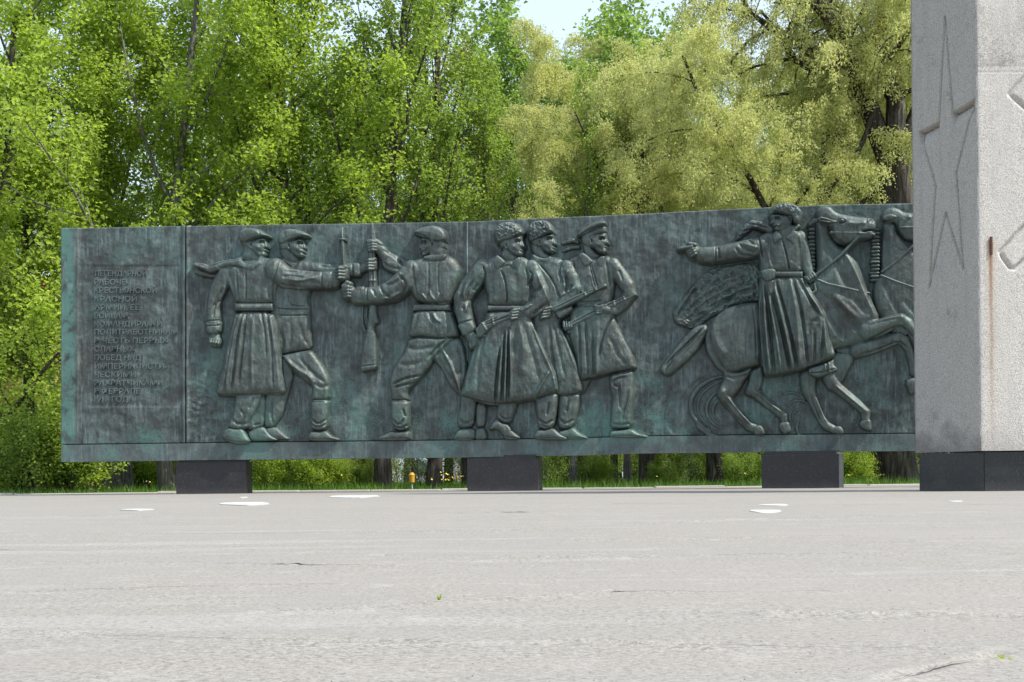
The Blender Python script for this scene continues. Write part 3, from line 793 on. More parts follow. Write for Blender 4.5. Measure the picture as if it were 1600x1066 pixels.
for i in range(15):
    v = 358 + i*5.6
    I.poly([(1361-(i//4)*1.0+((i*7)%3),v),(1374,v-0.5),(1375,v+4.6),(1360-(i//4)*1.0+((i*5)%3),v+5)], 3+((i*3)%4)*0.6, 3, 3, 'mane', sm=1)
I.lines([[(1385,370),(1384,400),(1388,424)], [(1380,440),(1392,470),(1410,500)], [(1410,470),(1430,490),(1450,520)]], 4, 1.4)
# ---- far hind legs of the second horse
I2 = Fig((1240, 545, 1345, 690))
I3 = I2
I2 = Fig((1240, 540, 1380, 692))
I2.poly([(1302,550),(1336,552),(1332,570),(1324,584),(1318,597),(1300,606),(1284,600),(1288,575)], 0.5, 5.5, 11)
I2.limb([(1296,590,13,1),(1301,600,12,1.5),(1310,608,9.5,2),(1326,620,8,2),(1342,634,7.5,2),(1352,645,8,2.2),(1352,656,7,2.5)], 'body', 0.7)
I2.poly([(1346,656),(1360,654),(1362.5,674),(1352,673),(1344,668),(1341,662)], 3.5, 4, 5, 'hoof')
I2.limb([(1262,590,14,1),(1263,606,12.5,1.5),(1268,622,9,2),(1276,640,7.5,2),(1283,655,7,2.2),(1292,666,7.5,2.4),(1304,672,6.5,2.8)], 'body', 0.7)
I2.poly([(1300,667),(1312,665),(1318,671),(1319,679),(1303,679)], 3.5, 4, 4, 'hoof')
I2.lines([[(1272,616),(1282,640),(1292,662)], [(1306,604),(1330,624),(1352,642)]], 1.8, -1.9)
I2.lines([[(1266,618),(1276,645),(1286,664)], [(1298,610),(1322,630),(1342,648)]], 1.4, 1.6)

# ---- H: first horse
H = Fig((1025, 314, 1440, 690))
# far fore legs, then near ones
H.limb([(1338,548,13,2),(1360,542,13,2.5),(1385,534,10.5,3),(1403,527,10,3),(1414,533,9,3),(1421,548,7.5,3),(1425,566,6.5,3),(1427,584,6,3)], 'body', 0.7)
H.poly([(1412,596),(1426,590.5),(1438,593),(1440,604),(1430,612),(1421,619)], 6, 4.5, 5, 'hoof')
H.poly([(1304,546),(1339,538),(1345,556),(1330,558),(1318,556),(1306,551)], 1, 4, 8)
H.poly([(1186,474),(1200,466),(1240,450),(1262,438),(1278,430),(1300,450),(1345,470),(1374,497),(1372,514),(1360,530),(1345,540),(1325,543),(1303,548),(1270,556),(1200,575),(1186,574)], 3, 8, 26)
H.poly([(1186,474),(1172,473.5),(1157,476),(1142,480),(1130,486.5),(1118,496),(1109,506),(1103,520),(1101,534),(1103,548),(1108,560),(1115,569),(1122,577),(1132,585),(1150,583),(1165,578.5),(1178,574),(1190,571),(1192,500)], 4.5, 9.5, 28)
# neck
H.poly([(1271,345),(1295,347),(1297,372),(1309,387),(1328,395),(1337,406),(1344,422),(1352,446),(1362,472),(1375,498),(1366,512),(1345,520),(1318,505),(1296,480),(1278,462),(1262,452),(1262,440),(1276,424),(1275,400),(1273,372)], 5, 8, 22)
# tail
tail = [(1104,507),(1108,516),(1102,530),(1094,545),(1080,560),(1064,574),(1049,587.5),(1042,589),(1034,584.5),(1030.5,577),(1040,562),(1053,546),(1066,530),(1080,516),(1092,508)]
H.poly(tail, 2.5, 6.5, 11, 'tail')
for k_ in range(6):
    H.line([(1100-k_*2,512+k_*3.2),(1078-k_*3.2,533+k_*4.5),(1050-k_*2.2,560+k_*4.2),(1035+k_*1.6,577+k_*1.8)], 1.0, 1.7, 'tail')
H.lines([[(1103,515),(1078,540),(1046,572)]], 1.6, -1.4, 'tail')
# hind legs
H.poly([(1128,575),(1150,584),(1176,574),(1173,583),(1163,597),(1153,614),(1144,624),(1132,626),(1121,621),(1119,614),(1124,604),(1131,592)], 4.5, 7, 11)
H.limb([(1131,617,11,5),(1140,630,8.5,5),(1150,643,7.5,5),(1161,656,7.5,5),(1170,666,7.5,5),(1178,669,7,5.5)], 'body', 0.75)
H.poly([(1176,665),(1188,664),(1194,670),(1196,680),(1178,680)], 6.5, 4.5, 5, 'hoof')
H.poly([(1172,578),(1192,572),(1193,596),(1188,610),(1174,622),(1162,616),(1168,600)], 1.5, 6, 10)
H.limb([(1174,610,10,2),(1184,618,8.5,2),(1200,631,7.5,2.2),(1216,643,7.5,2.5),(1224,650,7.5,2.8),(1225,658,6.5,3)], 'body', 0.75)
H.poly([(1218,660),(1233,658),(1236.5,674),(1226,680),(1219,674),(1216,666)], 4, 4.5, 5, 'hoof')
H.lines([[(1138,622),(1156,645),(1174,664)], [(1180,612),(1204,632),(1222,645)]], 1.8, -2.2)
H.lines([[(1130,628),(1146,648),(1162,664)], [(1172,622),(1196,640),(1214,652)]], 1.4, 1.8)
H.bumpp(1129, 612, 5, 4, 2.4)
H.lines([[(1108,520),(1110,545),(1120,562),(1132,580)]], 3.0, 2.6)
H.lines([[(1115,505),(1118,535),(1135,560)]], 5.0, -1.4)
H.line([(1136,590),(1150,592),(1168,586)], 2.2, 1.8)
H.line([(1176,482),(1180,510),(1182,560)], 1.0, 1.5)
# forelegs
H.limb([(1352,519,15,6),(1372,514,13.5,7),(1392,505,11.5,8),(1406,501,10.5,8),(1417,507,9.5,8),(1427,522,8,8),(1434,540,7,8),(1440,556,6,8)], 'body', 0.7)
H.lines([[(1352,508),(1374,502),(1405,495)]], 2.2, -1.8)
H.lines([[(1350,536),(1376,523),(1400,511),(1412,513),(1426,530)], [(1346,554),(1375,546),(1404,533),(1416,544)]], 1.6, 2.6)
H.bumpp(1407, 497, 5, 4, 2.2)
# neck muscle and breast
H.lines([[(1290,372),(1300,400),(1312,430),(1325,455)]], 4.5, 1.8)
H.lines([[(1318,396),(1334,424),(1350,462),(1366,494)]], 4.0, -2.4)
H.lines([[(1280,352),(1284,385),(1284,420)]], 4.0, -1.4)
H.lines([[(1300,470),(1325,500),(1345,520)], [(1310,455),(1335,470),(1352,490)]], 5.0, 1.8)
H.lines([[(1290,480),(1300,510),(1325,535)]], 4.0, 1.6)
H.lines([[(1300,462),(1322,484),(1340,500)]], 4.0, -1.8)
# head
H.poly([(1275,340),(1276,332),(1283,325.5),(1291,324.6),(1298,327),(1303,333),(1312,337),(1325,339.6),(1340,342),(1352,343),(1360,344),(1366,348),(1368.5,355),(1368,361),(1364,366),(1366,369),(1360,374.5),(1348,376),(1338,379),(1330,384),(1322,386),(1314,384),(1305,380.5),(1298,371),(1296,358),(1288,350),(1278,349)], 10, 6.5, 13)
H.poly([(1276,346),(1282,343),(1290,345),(1300,348.5),(1310,350),(1302,353),(1290,352.5),(1280,350)], 16.5, 2.8, 4)
H.lines([[(1279,347),(1288,348),(1298,350)]], 1.4, 2.4)
H.bumpp(1314.7, 348.6, 2.8, 2.4, 3.4); H.line([(1309,346),(1315,344),(1321,347)], 1.2, -1.6); H.line([(1310,352),(1316,353),(1321,350)], 1.0, 1.6)
H.bumpp(1360.5, 348.6, 2.6, 2.6, -3.2); H.line([(1355,351),(1357,345),(1363,344)], 1.2, -1.6)
H.lines([[(1346,365.5),(1356,363.5),(1367,363.5)]], 1.3, 5.0)
H.lines([[(1300,356),(1298,366),(1304,377),(1316,383)]], 2.2, 2.6)
H.lines([[(1322,352),(1338,354),(1352,352)]], 2.8, -1.8); H.lines([[(1325,360),(1340,361)]], 2.6, 1.4)
H.lines([[(1332,357),(1334,366)], [(1337,357),(1339,366)]], 0.9, 1.0)
H.limb([(1298,367,2.6,15),(1320,367.5,2.4,16),(1342,368,2.4,16),(1364,369.5,2.2,14)], 'bridle', 0.8)
H.bumpp(1341.5, 368.5, 2.4, 2.4, 2.0, 'bridle')
H.limb([(1342,371,2.3,15),(1330,384,2.2,15.5),(1312,403,2.2,15.5),(1290,421,2.2,14.5),(1276,431,2.2,14),(1271,440,2.4,13.5),(1264,444,2.6,13)], 'rein', 0.9)
H.limb([(1276,439,2,13),(1292,446,2,13.8),(1310,450,2,13.8),(1338,456.5,2,13.4),(1357,460,1.8,10)], 'breast_strap', 0.8)
for i in range(13):
    v = 352 + i*6.1
    H.poly([(1262-(i//3)*0.9+((i*5)%3)*0.8,v),(1273.5,v-1),(1274.5,v+5),(1261-(i//3)*0.9+((i*7)%3)*0.8,v+5.4)], 5+((i*3)%4)*0.8, 3.4, 3, 'mane', sm=1)
H.limb([(1280,346,4,9),(1272,348,4,9),(1266,352,3.5,8)], 'mane', 0.8)

# ---- G: rider
G = Fig((1050, 314, 1312, 596))
G.poly([(1182,373),(1192,368),(1203,364.5),(1220,366),(1238,362.5),(1250,364),(1256,370),(1257.5,392),(1256,412),(1254,430),(1220,434),(1188,431),(1186,405),(1182,388)], 9, 8.5, 22)
G.poly([(1188,430),(1220,433),(1254,430),(1263,448),(1272,462),(1283,478),(1291.4,492),(1295.4,520),(1300,540),(1305,557),(1292,566),(1275.7,572),(1262,577),(1245,581),(1232,584.5),(1220,587),(1206,588.5),(1195,589),(1190,560),(1187,520),(1185,480),(1186,450)], 9, 9, 22)
G.limb([(1190,386,14,11),(1172,391,14.5,11.5),(1150,395,13.5,11.5),(1125,399,12.3,11.5),(1098,401,11.8,11.5)])
G.poly([(1095.5,388.6),(1118,389.5),(1119,413.5),(1096.5,413)], 12.5, 5, 10)
G.limb([(1096,398,9,11),(1086,396,9.5,11)])
G.fist(1081, 396, 9.5, 1.1, 12.5, side=-1)
G.poly([(1060,391),(1066,388.5),(1084,386),(1085,391),(1068,394),(1061,394.5)], 16, 3, 3, 'pistol', sm=0)
G.limb([(1086,386,3.2,16),(1078,384.5,3,16.5)], 'body', 0.9)
# boot in the stirrup
G.poly([(1262,576),(1275,573),(1292,567),(1303,562),(1302,571),(1308,576),(1307,581),(1296,586),(1278,592),(1268,590),(1262,585)], 8, 6, 7, 'boot')
G.lines([[(1288,568),(1290,586)], [(1294,566),(1296,585)]], 1.0, -2.2, 'boot')
G.lines([[(1262,584),(1280,584),(1306,577)]], 0.9, 1.8, 'boot')
G.bumpp(1263, 583, 3, 3, 3, 'boot')
# left arm to the reins
G.limb([(1250,372,9,10),(1256,392,9.5,10),(1259,412,8.5,11),(1262,426,8,12),(1266,436,7,13)])
G.fist(1266, 435, 8, -0.6, 13, side=1)
G.limb([(1258,440,2,12),(1262,452,2.4,12.5),(1268,462,2.6,12.5),(1274,456,2.2,12.5),(1272,446,2,12.5)], 'rein', 0.9)
G.limb([(1258,456,2.4,12),(1272,472,2.8,12),(1284,488,3,11.5)], 'rein', 0.8)
# neck, head, hat, scarf
G.poly([(1216,356),(1232,352),(1243,356),(1242,372),(1228,386),(1216,376),(1212,366)], 10, 7, 9)
G.poly([(1204,337),(1234,340),(1238,352),(1233,360),(1224,365),(1214,366.5),(1209,363),(1209.4,359.6),(1206.4,358),(1207.6,354.6),(1204,353),(1206.5,347.5),(1204.3,344)], 13, 6.5, 10, soft=1)
G.face(-1, (1234,348), (1214,346), (1209,344.5), (1206.3,352.6), (1210.5,358.8), (1213,363), (1219,354), 14.5)
G.lines([[(1207,356.2),(1211,355),(1217,357)]], 1.2, -1.8)
hatG = [(1203,341),(1204,333),(1208,326.5),(1215,323),(1223.7,321.5),(1232,322),(1241.7,324),(1248,328.5),(1252,335),(1250,346),(1247,354),(1240,352),(1237,344),(1226,340),(1212,337)]
G.poly(hatG, 16, 7, 8, 'hat'); G.rough(hatG, 1.6, 3.2, 'hat', 9)
G.lines([[(1207,335.5),(1222,337),(1238,343)]], 1.0, 1.4, 'hat')
G.limb([(1246,356,3.5,11),(1238,362,4,13),(1228,374,3.5,13),(1222,382,2.4,12)], 'scarf', 0.8)
G.limb([(1204,362,6.5,10),(1190,355,7,8),(1176,352,6.5,6.5),(1168,357,6.5,5),(1158,366,5.5,3),(1152,374,3,1)], 'scarf', 0.7)
G.lines([[(1168,351),(1182,354),(1200,359)], [(1160,364),(1172,360),(1188,362)], [(1155,371),(1164,368)]], 1.3, 1.9, 'scarf')
G.rough([(1146,364),(1168,346),(1204,352),(1204,370),(1170,372),(1150,380)], 1.2, 4, 'scarf', 31)
# collar and front
G.poly([(1209,368),(1214,364),(1224,376),(1217,380),(1210,386),(1206,376)], 17.5, 2.4, 3, 'collar')
G.poly([(1226,377),(1240,364),(1246,368),(1244,378),(1240,388),(1232,380)], 17.5, 2.4, 3, 'collar')
G.lines([[(1222,377),(1228,400),(1234,428)]], 1.2, 2.4)
G.lines([[(1185,370),(1188,386),(1192,408)]], 1.3, 2.6)
G.lines([[(1200,372),(1205,400),(1208,420)], [(1246,375),(1250,400),(1248,425)], [(1194,395),(1198,415)]], 2.6, 1.5)
G.lines([[(1155,386),(1166,394),(1182,398)], [(1150,392),(1158,402),(1176,404)], [(1122,390),(1126,408)], [(1168,378),(1178,386)]], 1.9, 2.2)
G.lines([[(1160,384),(1172,388),(1184,392)]], 2.2, -1.6)
G.line([(1118.5,389),(1119.5,413)], 1.0, 2.0)
G.poly([(1187,427),(1254,427.5),(1254,436.5),(1187,436)], 16.5, 3.2, 4, 'belt', sm=0)
G.poly([(1187,427.5),(1198,424),(1208,423.6),(1212.5,427),(1211,438),(1206,444),(1199,446),(1191,440)], 19, 4, 5, 'holster')
G.poly([(1197,442),(1210,440),(1208,452),(1206,464),(1201.5,464),(1199,452)], 18, 3.5, 4, 'holster')
G.line([(1188,436),(1197,445),(1208,441)], 0.9, 1.6, 'holster')
G.lines([[(1196,450),(1202,500),(1210,587)], [(1207,462),(1222,520),(1234,583)], [(1213,445),(1232,510),(1246,579)], [(1190,460),(1190,520),(1197,588)]], 2.0, 4.0)
G.lines([[(1200,462),(1211,520),(1221,586)], [(1211,455),(1226,515),(1240,581)], [(1192,450),(1196,520),(1203,588)]], 2.4, -3.0)
G.lines([[(1238,440),(1250,480),(1256,520),(1262,574)], [(1246,438),(1264,470),(1284,500)]], 2.2, 2.8)
G.lines([[(1234,440),(1244,490),(1250,575)]], 3.4, -2.2)
G.lines([[(1284,498),(1286,530),(1282,568)], [(1292,500),(1296,530),(1300,556)], [(1272,520),(1272,572)]], 2.0, 2.2)
G.lines([[(1262,460),(1280,486),(1288,520),(1292,560)]], 3.6, -2.4)
G.lines([[(1278,500),(1266,508),(1262,525)]], 3.0, 1.6)
G.lines([[(1195,589),(1220,586.5),(1250,579.5),(1276,571.5),(1305,556)]], 1.0, 1.6)

# ---- put the layers together
ORDER = [   # back to front
    (W, 'relief_dust_ring', 'curved rings of dust behind the hooves'),
    (W2, 'relief_dust_ring', 'small swirls of dust between the legs'),
    (K, 'relief_cape', 'rough blown cape behind the rider'),
    (I2, 'relief_horse_legs', 'hind legs of the far horse'),
    (I, 'relief_horse', 'far horse with head and mane only partly in view'),
    (H, 'relief_horse', 'leaping horse with plaited mane and bridle'),
    (G, 'relief_rider', 'rider in long coat pointing a pistol backwards'),
    (GR, 'relief_rifle', 'rifle standing upright, stock down'),
    (B, 'relief_worker', 'second man in flat cap'),
    (C, 'relief_worker', 'man in belted blouse facing left'),
    (BL, 'relief_bayonet', 'thin bayonet blade pointing up'),
    (A, 'relief_worker', 'man in flat cap and greatcoat seen from behind'),
    (F, 'relief_soldier', 'sailor with ribboned cap and rifle'),
    (E, 'relief_soldier', 'middle soldier in fur hat'),
    (D, 'relief_soldier', 'front soldier in fur hat and long coat'),
]
ZS = 1.38          # relief depth: scales every height above the panel
GU0, GV0 = 88.0, 312.0
gus = np.arange(GU0, 1570, STEP); gvs = np.arange(GV0, 712, STEP)
def snap(F_):
    return int(round((F_.us[0]-GU0)/STEP)), int(round((F_.vs[0]-GV0)/STEP))
front = np.full((len(gvs), len(gus)), -99.0)
def keep_cells(mask_v):
    return mask_v[:-1,:-1] | mask_v[1:,:-1] | mask_v[:-1,1:] | mask_v[1:,1:]
def grid_mesh(name, us, vs, h, cell, smooth=True):
    ny, nx = h.shape
    idx = np.full((ny, nx), -1, dtype=np.int64)
    used = np.zeros((ny, nx), bool)
    used[:-1,:-1] |= cell; used[1:,:-1] |= cell; used[:-1,1:] |= cell; used[1:,1:] |= cell
    idx[used] = np.arange(used.sum())
    U, V = np.meshgrid(us, vs)
    P = wallP(U[used], V[used], h[used])
    a = idx[:-1,:-1][cell]; b = idx[1:,:-1][cell]; c = idx[1:,1:][cell]; d = idx[:-1,1:][cell]
    return np_mesh(name, P, np.stack([a, b, c, d], 1), smooth)

for Fg, nm, lab in ORDER[::-1]:
    tot = np.full(Fg.U.shape, LOW)
    for a_ in Fg.parts.values(): tot = np.maximum(tot, a_)
    j0, i0 = snap(Fg)
    sl_ = (slice(i0, i0+tot.shape[0]), slice(j0, j0+tot.shape[1]))
    fr0 = front[sl_].copy()
    fr = fr0.copy()
    for _k in range(4):                        # only well inside the front figure's outline
        f3 = fr.copy()
        f3[1:] = np.minimum(f3[1:], fr[:-1]); f3[:-1] = np.minimum(f3[:-1], fr[1:])
        f3[:, 1:] = np.minimum(f3[:, 1:], fr[:, :-1]); f3[:, :-1] = np.minimum(f3[:, :-1], fr[:, 1:])
        fr = f3
    fr = np.where(fr > 0.5, fr0, -99)
    me_names = sorted(Fg.parts, key=lambda k: k != 'body')
    parent = None
    for pn in me_names:
        h = Fg.parts[pn] * ZS - (1.9 if pn == 'belt' else 0.0)
        h = np.where(fr > 0.5, np.minimum(h, fr - 1.2), h)          # tucked behind whatever stands in front
        t2 = np.where(fr > 0.5, np.minimum(tot*ZS, fr - 1.2), tot*ZS)
        if pn in ('body', 'scarf') and Fg not in (H, I, I2, K, W, W2):
            fo = np.abs(fbm(Fg.U/13+31, Fg.V/26, 51, 3) - 0.5) * 2
            fo2 = np.abs(fbm(Fg.U/7, Fg.V/11, 53, 2) - 0.5) * 2
            h = h + ((0.35-fo) * 1.7 + (0.35-fo2) * 0.4) * np.clip((h+1)/5, 0, 1) * (Fg.V > 412)
        h = h + (fbm(Fg.U/2.6, Fg.V/2.6, 41, 3) - 0.5) * 0.4 + (fbm(Fg.U/9, Fg.V/9, 47, 2) - 0.5) * 0.7
        t2 = t2
        # where a front figure covers this one completely, drop the cells
        vis = (h > -1.6) & (h > t2 - 4.2) & ~(fr > 4.0)
        cell = keep_cells(vis)
        if cell.sum() < 4: continue
        hh = np.maximum(h, -2.2)
        nm2 = nm if pn == 'body' else pn.split('.')[0]
        me = grid_mesh(nm2, Fg.us, Fg.vs, hh, cell)
        o = link(nm2, me, BRONZE, wall if parent is None else parent)
        if parent is None:
            parent = o
            o['label'] = lab
            if pn != 'body': o.name = nm
    f2 = front[sl_]
    front[sl_] = np.maximum(f2, np.where(tot*ZS > -1.0, tot*ZS, -99))

# ---- panels behind the figures (four castings with narrow joints), the raised edge strips
PZ = lambda U, V: (fbm(U/26, V/26, 61, 4) - 0.5) * 3.0 + (fbm(U/5, V/5, 65, 3) - 0.5) * 0.9 + (fbm(U/70, V/70, 63, 2) - 0.5) * 2.4
def smooth01(x): x = np.clip(x, 0, 1); return x*x*(3-2*x)
for (p0, p1) in ((96.0, 288.85), (289.15, 729.8), (730.2, 1104.85), (1105.15, 1640.0)):
    us = np.unique(np.r_[np.arange(p0, p1, 1.6), p1])
    ts = np.linspace(0, 1, 236)
    U, T = np.meshgrid(us, ts)
    V = top_v(U) * (1-T) + (bot_v(U) - 27.5) * T
    h = PZ(U, V) - 0.9
    if p0 < 100:
        # sunken text field with a rounded border
        e = 1 - smooth01((U-122)/4) * smooth01((286-U)/3) * smooth01((697-V)/3)
        h = h * (1-0.6*e) + e * 2.6
        inn = smooth01((U-133)/3) * smooth01((283-U)/3) * smooth01((V-413)/3) * smooth01((637-V)/3)
        h -= 0.9 * inn
    else:
        if p0 < 300:
            h += 2.8 * np.exp(-((U-293)/2.2)**2)
            rr_ = np.exp(-((U-318)/26)**2 - ((V-640)/40)**2)
            h += rr_ * (fbm(U/8, V/6, 71, 3) - 0.5) * 7
        for (cu, cv, ru, rv, a0, a1, hh) in ((1130, 640, 70, 60, 150, 250, 1.5), (1110, 650, 72, 74, 160, 230, -1.2), (1095, 655, 55, 46, 120, 220, 1.4), (1388, 610, 36, 30, 30, 200, 1.0), (1380, 600, 52, 46, 60, 180, 0.9)):
            ang = np.degrees(np.arctan2(V-cv, U-cu)) % 360
            rad = np.hypot((U-cu)/ru, (V-cv)/rv)
            h += hh * np.exp(-((rad-1)*ru/3.2)**2) * smooth01((ang-a0)/20) * smooth01((a1-ang)/20)
    # edges turn back
    P = wallP(U, V, h)
    ny, nx = U.shape
    idx = np.arange(ny*nx).reshape(ny, nx)
    F_ = np.stack([idx[:-1,:-1].ravel(), idx[1:,:-1].ravel(), idx[1:,1:].ravel(), idx[:-1,1:].ravel()], 1)
    verts = P.reshape(-1, 3)
    # returns at the four edges, 30 units deep, and a flat back
    ring = np.r_[idx[0, :], idx[1:, -1], idx[-1, -2::-1], idx[-2:0:-1, 0]]
    back = wallP(U.ravel()[ring], V.ravel()[ring], np.full(len(ring), -32.0))
    n0 = len(verts)
    verts = np.vstack([verts, back])
    r0 = ring; r1 = np.roll(ring, -1); b0 = n0 + np.arange(len(ring)); b1 = np.roll(b0, -1)
    F_ = np.vstack([F_, np.stack([r0, r1, b1, b0], 1)])
    o = link('bronze_panel', np_mesh('bronze_panel', verts, F_, True), BRONZE_P, wall)
    sm_ = o.modifiers  # no modifiers used

us_ = np.linspace(730.0, 730.2, 2)
zz_ = np.linspace(0, 1, 60)
Wv = []; 
for k_, (du, hh_) in enumerate(((-1.1, 0.0), (-0.5, 1.5), (0.6, 1.5), (1.2, 0.0))):
    vv_ = top_v(730)*(1-zz_) + (bot_v(730)-28)*zz_
    Wv.append(wallP(730.0 + du + 0*zz_, vv_, hh_ - 0.3 + (fbm(vv_/9, vv_*0+k_, 8, 2)-0.5)*0.8))
Wi = np.arange(4*60).reshape(4, 60)
WELD = plain_weld = bronze_mat('pale_weld_seam', 1.9)
link('weld_seam', np_mesh('weld_seam', np.vstack(Wv), np.stack([Wi[:-1,:-1].ravel(), Wi[:-1,1:].ravel(), Wi[1:,1:].ravel(), Wi[1:,:-1].ravel()], 1)), WELD, wall)

# ledge under the figures, a real shelf
def wall_strip(name, u0, u1, vt, vb, h0, h1, mat, parent, seg=10.0, topslope=0.0):
    us = np.unique(np.r_[np.arange(u0, u1, seg), u1])
    n = len(us)
    vtu = np.array([vt(u) for u in us]); vbu = np.array([vb(u) for u in us])
    rows = [wallP(us, vtu, np.full(n, h0)), wallP(us, vtu+topslope, np.full(n, h1)), wallP(us, vbu, np.full(n, h1)), wallP(us, vbu, np.full(n, h0))]
    V_ = np.concatenate(rows)
    F_ = []
    for r in range(4):
        r2 = (r+1) % 4
        for i in range(n-1):
            F_.append((r*n+i, r2*n+i, r2*n+i+1, r*n+i+1))
    F_.append((0, n, 2*n, 3*n)); F_.append((n-1, 4*n-1, 3*n-1, 2*n-1))
    return link(name, np_mesh(name, V_, np.array(F_), False), mat, parent)
for (s0, s1) in ((97.0, 729.92), (730.0, 1189.9), (1190.0, 1382.9), (1383.0, 1640.0)):
    wall_strip('ledge', s0, s1, lambda u: bot_v(u)-27.6, lambda u: bot_v(u), -33.0, 4.6 + (0.05 if s0 > 1000 else 0), BRONZE_L, wall, 8.0, 1.2)

# inscription, raised letters, one mesh per line
TXT = [("ЛЕГЕНДАРНОЙ",427,229),("РАБОЧЕ-",440.5,201),("КРЕСТЬЯНСКОЙ",453.5,245),("КРАСНОЙ",467,214),("АРМИИ, ЕЁ",480,218),("БОЙЦАМ,",493,202),("КОМАНДИРАМ И",506,253),("ПОЛИТРАБОТНИКАМ",518.5,277),("В ЧЕСТЬ ПЕРВЫХ",532,262),("СЛАВНЫХ",545,210),("ПОБЕД НАД",558.5,220),("ИМПЕРИАЛИСТИ-",572,261),("ЧЕСКИМИ",585,212),("ЗАХВАТЧИКАМИ",598,254),("В ФЕВРАЛЕ",611,219),("1918 ГОДА.",623.5,212)]
dg = bpy.context.evaluated_depsgraph_get()
plate = empty('raised_inscription')
plate.parent = wall
plate['label'] = 'sunken plate with sixteen lines of raised Cyrillic letters'
for s_, v_, u1_ in TXT:
    cu = bpy.data.curves.new('letters', 'FONT')
    cu.body = s_; cu.size = 1.0; cu.extrude = 0.5; cu.offset = 0.022; cu.bevel_depth = 0.0
    to = bpy.data.objects.new('letters', cu)
    COL.objects.link(to)
    bpy.context.view_layer.update()
    me = bpy.data.meshes.new_from_object(to.evaluated_get(bpy.context.evaluated_depsgraph_get()))
    bpy.data.objects.remove(to)
    co = np.empty(len(me.vertices)*3); me.vertices.foreach_get('co', co); co = co.reshape(-1, 3)
    x0, x1 = co[:,0].min(), co[:,0].max()
    cap_h = 0.72
    uu = 147.5 + (co[:,0]-x0) * (u1_-147.5) / (x1-x0)
    vv = v_ + 4.2 - co[:,1] / cap_h * 8.3
    hh = np.where(co[:,2] > 0, 0.6, -3.0)
    hh = hh + np.where(co[:,2] > 0, PZ(uu, vv)*0.9 - 0.6, 0)
    P = wallP(uu, vv, hh)
    me.vertices.foreach_set('co', P.astype(np.float32).ravel())
    me.name = 'raised_letters'
    me.update()
    link('raised_letters', me, BRONZE, plate)
# ------------------------------------------------------------------ stone materials
def granite_mat(name, base, spec, rough=0.22, scale=160):
    m, n, b = mat_new(name)
    P = coords(n)
    g = noise(n, P, scale, 3, 0.75)
    v = n.nodes.new('ShaderNodeTexVoronoi'); v.inputs['Scale'].default_value = scale * 0.7
    n.links.new(P, v.inputs['Vector'])
    c = ramp(n, g, [(0.40, base), (0.62, [x*1.6 for x in base]), (0.72, spec)])
    c = mix(n, math_n(n, 'MULTIPLY', ramp(n, v.outputs['Color'], [(0.75, 0.0), (0.9, 1.0)]), 0.35), c, spec)
    dust = noise(n, mapping(n, P, (1, 1, 0.5)), 3.5, 5, 0.6)
    sep = n.nodes.new('ShaderNodeSeparateXYZ'); n.links.new(P, sep.inputs[0])
    low = ramp(n, math_n(n, 'ADD', sep.outputs['Z'], math_n(n, 'MULTIPLY', math_n(n, 'SUBTRACT', dust, 0.5), 0.25)), [(0.0, 1.0), (0.12, 0.0)])
    c = mix(n, math_n(n, 'MULTIPLY', low, 0.25), c, (0.10, 0.10, 0.097))
    c = mix(n, math_n(n, 'MULTIPLY', ramp(n, dust, [(0.45, 0.0), (0.75, 1.0)]), 0.15), c, (0.07, 0.07, 0.072))
    n.links.new(c, b.inputs['Base Color'])
    n.links.new(ramp(n, dust, [(0.3, rough), (0.7, rough + 0.28)]), b.inputs['Roughness'])
    bump(n, b, g, 0.15, 0.002)
    return m
GRAN = granite_mat('dark_granite', (0.009, 0.008, 0.010), (0.085, 0.06, 0.062), 0.30, 75)
GRAN_B = granite_mat('black_granite', (0.006, 0.007, 0.008), (0.06, 0.065, 0.065), 0.16, 90)

# three granite blocks carrying the wall
def pier(u0, u1, uside, ang, depth, lab):
    um = (u0+u1)/2
    d = float(wall_depth(unroll(um, 720)[0])) + 0.02
    xl = unroll(u0, 740)[0] / FPX * d; xr = unroll(u1, 740)[0] / FPX * d
    w_ = (xr - xl) / math.cos(ang)
    o = empty('granite_block', (xl, d - 0.0, 0), ang*0.0)
    bm = bmesh.new()
    tx, ty = math.cos(ang), -math.sin(ang)
    sx, sy = math.sin(ang), math.cos(ang)
    pts = [(0, 0), (tx*w_, ty*w_), (tx*w_+sx*depth, ty*w_+sy*depth), (sx*depth, sy*depth)]
    add_prism(bm, pts, -0.05, ZB - 0.035)
    p = bm_obj('granite_block', bm, GRAN, None, bevel=0.006)
    p.location = (xl, d, 0)
    bpy.data.objects.remove(o)
    tag(p, lab, 'granite block', 'dark granite blocks under the relief wall')
    bm = bmesh.new()
    ins = 0.03
    q = [(ins*1.5, ins), (tx*w_-ins, ty*w_+ins), (tx*w_+sx*depth-ins, ty*w_+sy*depth-ins), (sx*depth+ins, sy*depth-ins)]
    add_prism(bm, q, ZB-0.034, ZB + 0.02)
    c = bm_obj('bearing_pad', bm, GRAN_B, p)
    return p
pier(275, 385, 395, 0.02, 0.5, 'left granite block carrying the wall below the text panel')
pier(730, 840, 848, 0.17, 0.5, 'middle granite block under the striding man in the fur hat')
pier(1190, 1301, 1311, 0.37, 0.5, 'right granite block below the rider, nearest the tall pylon')

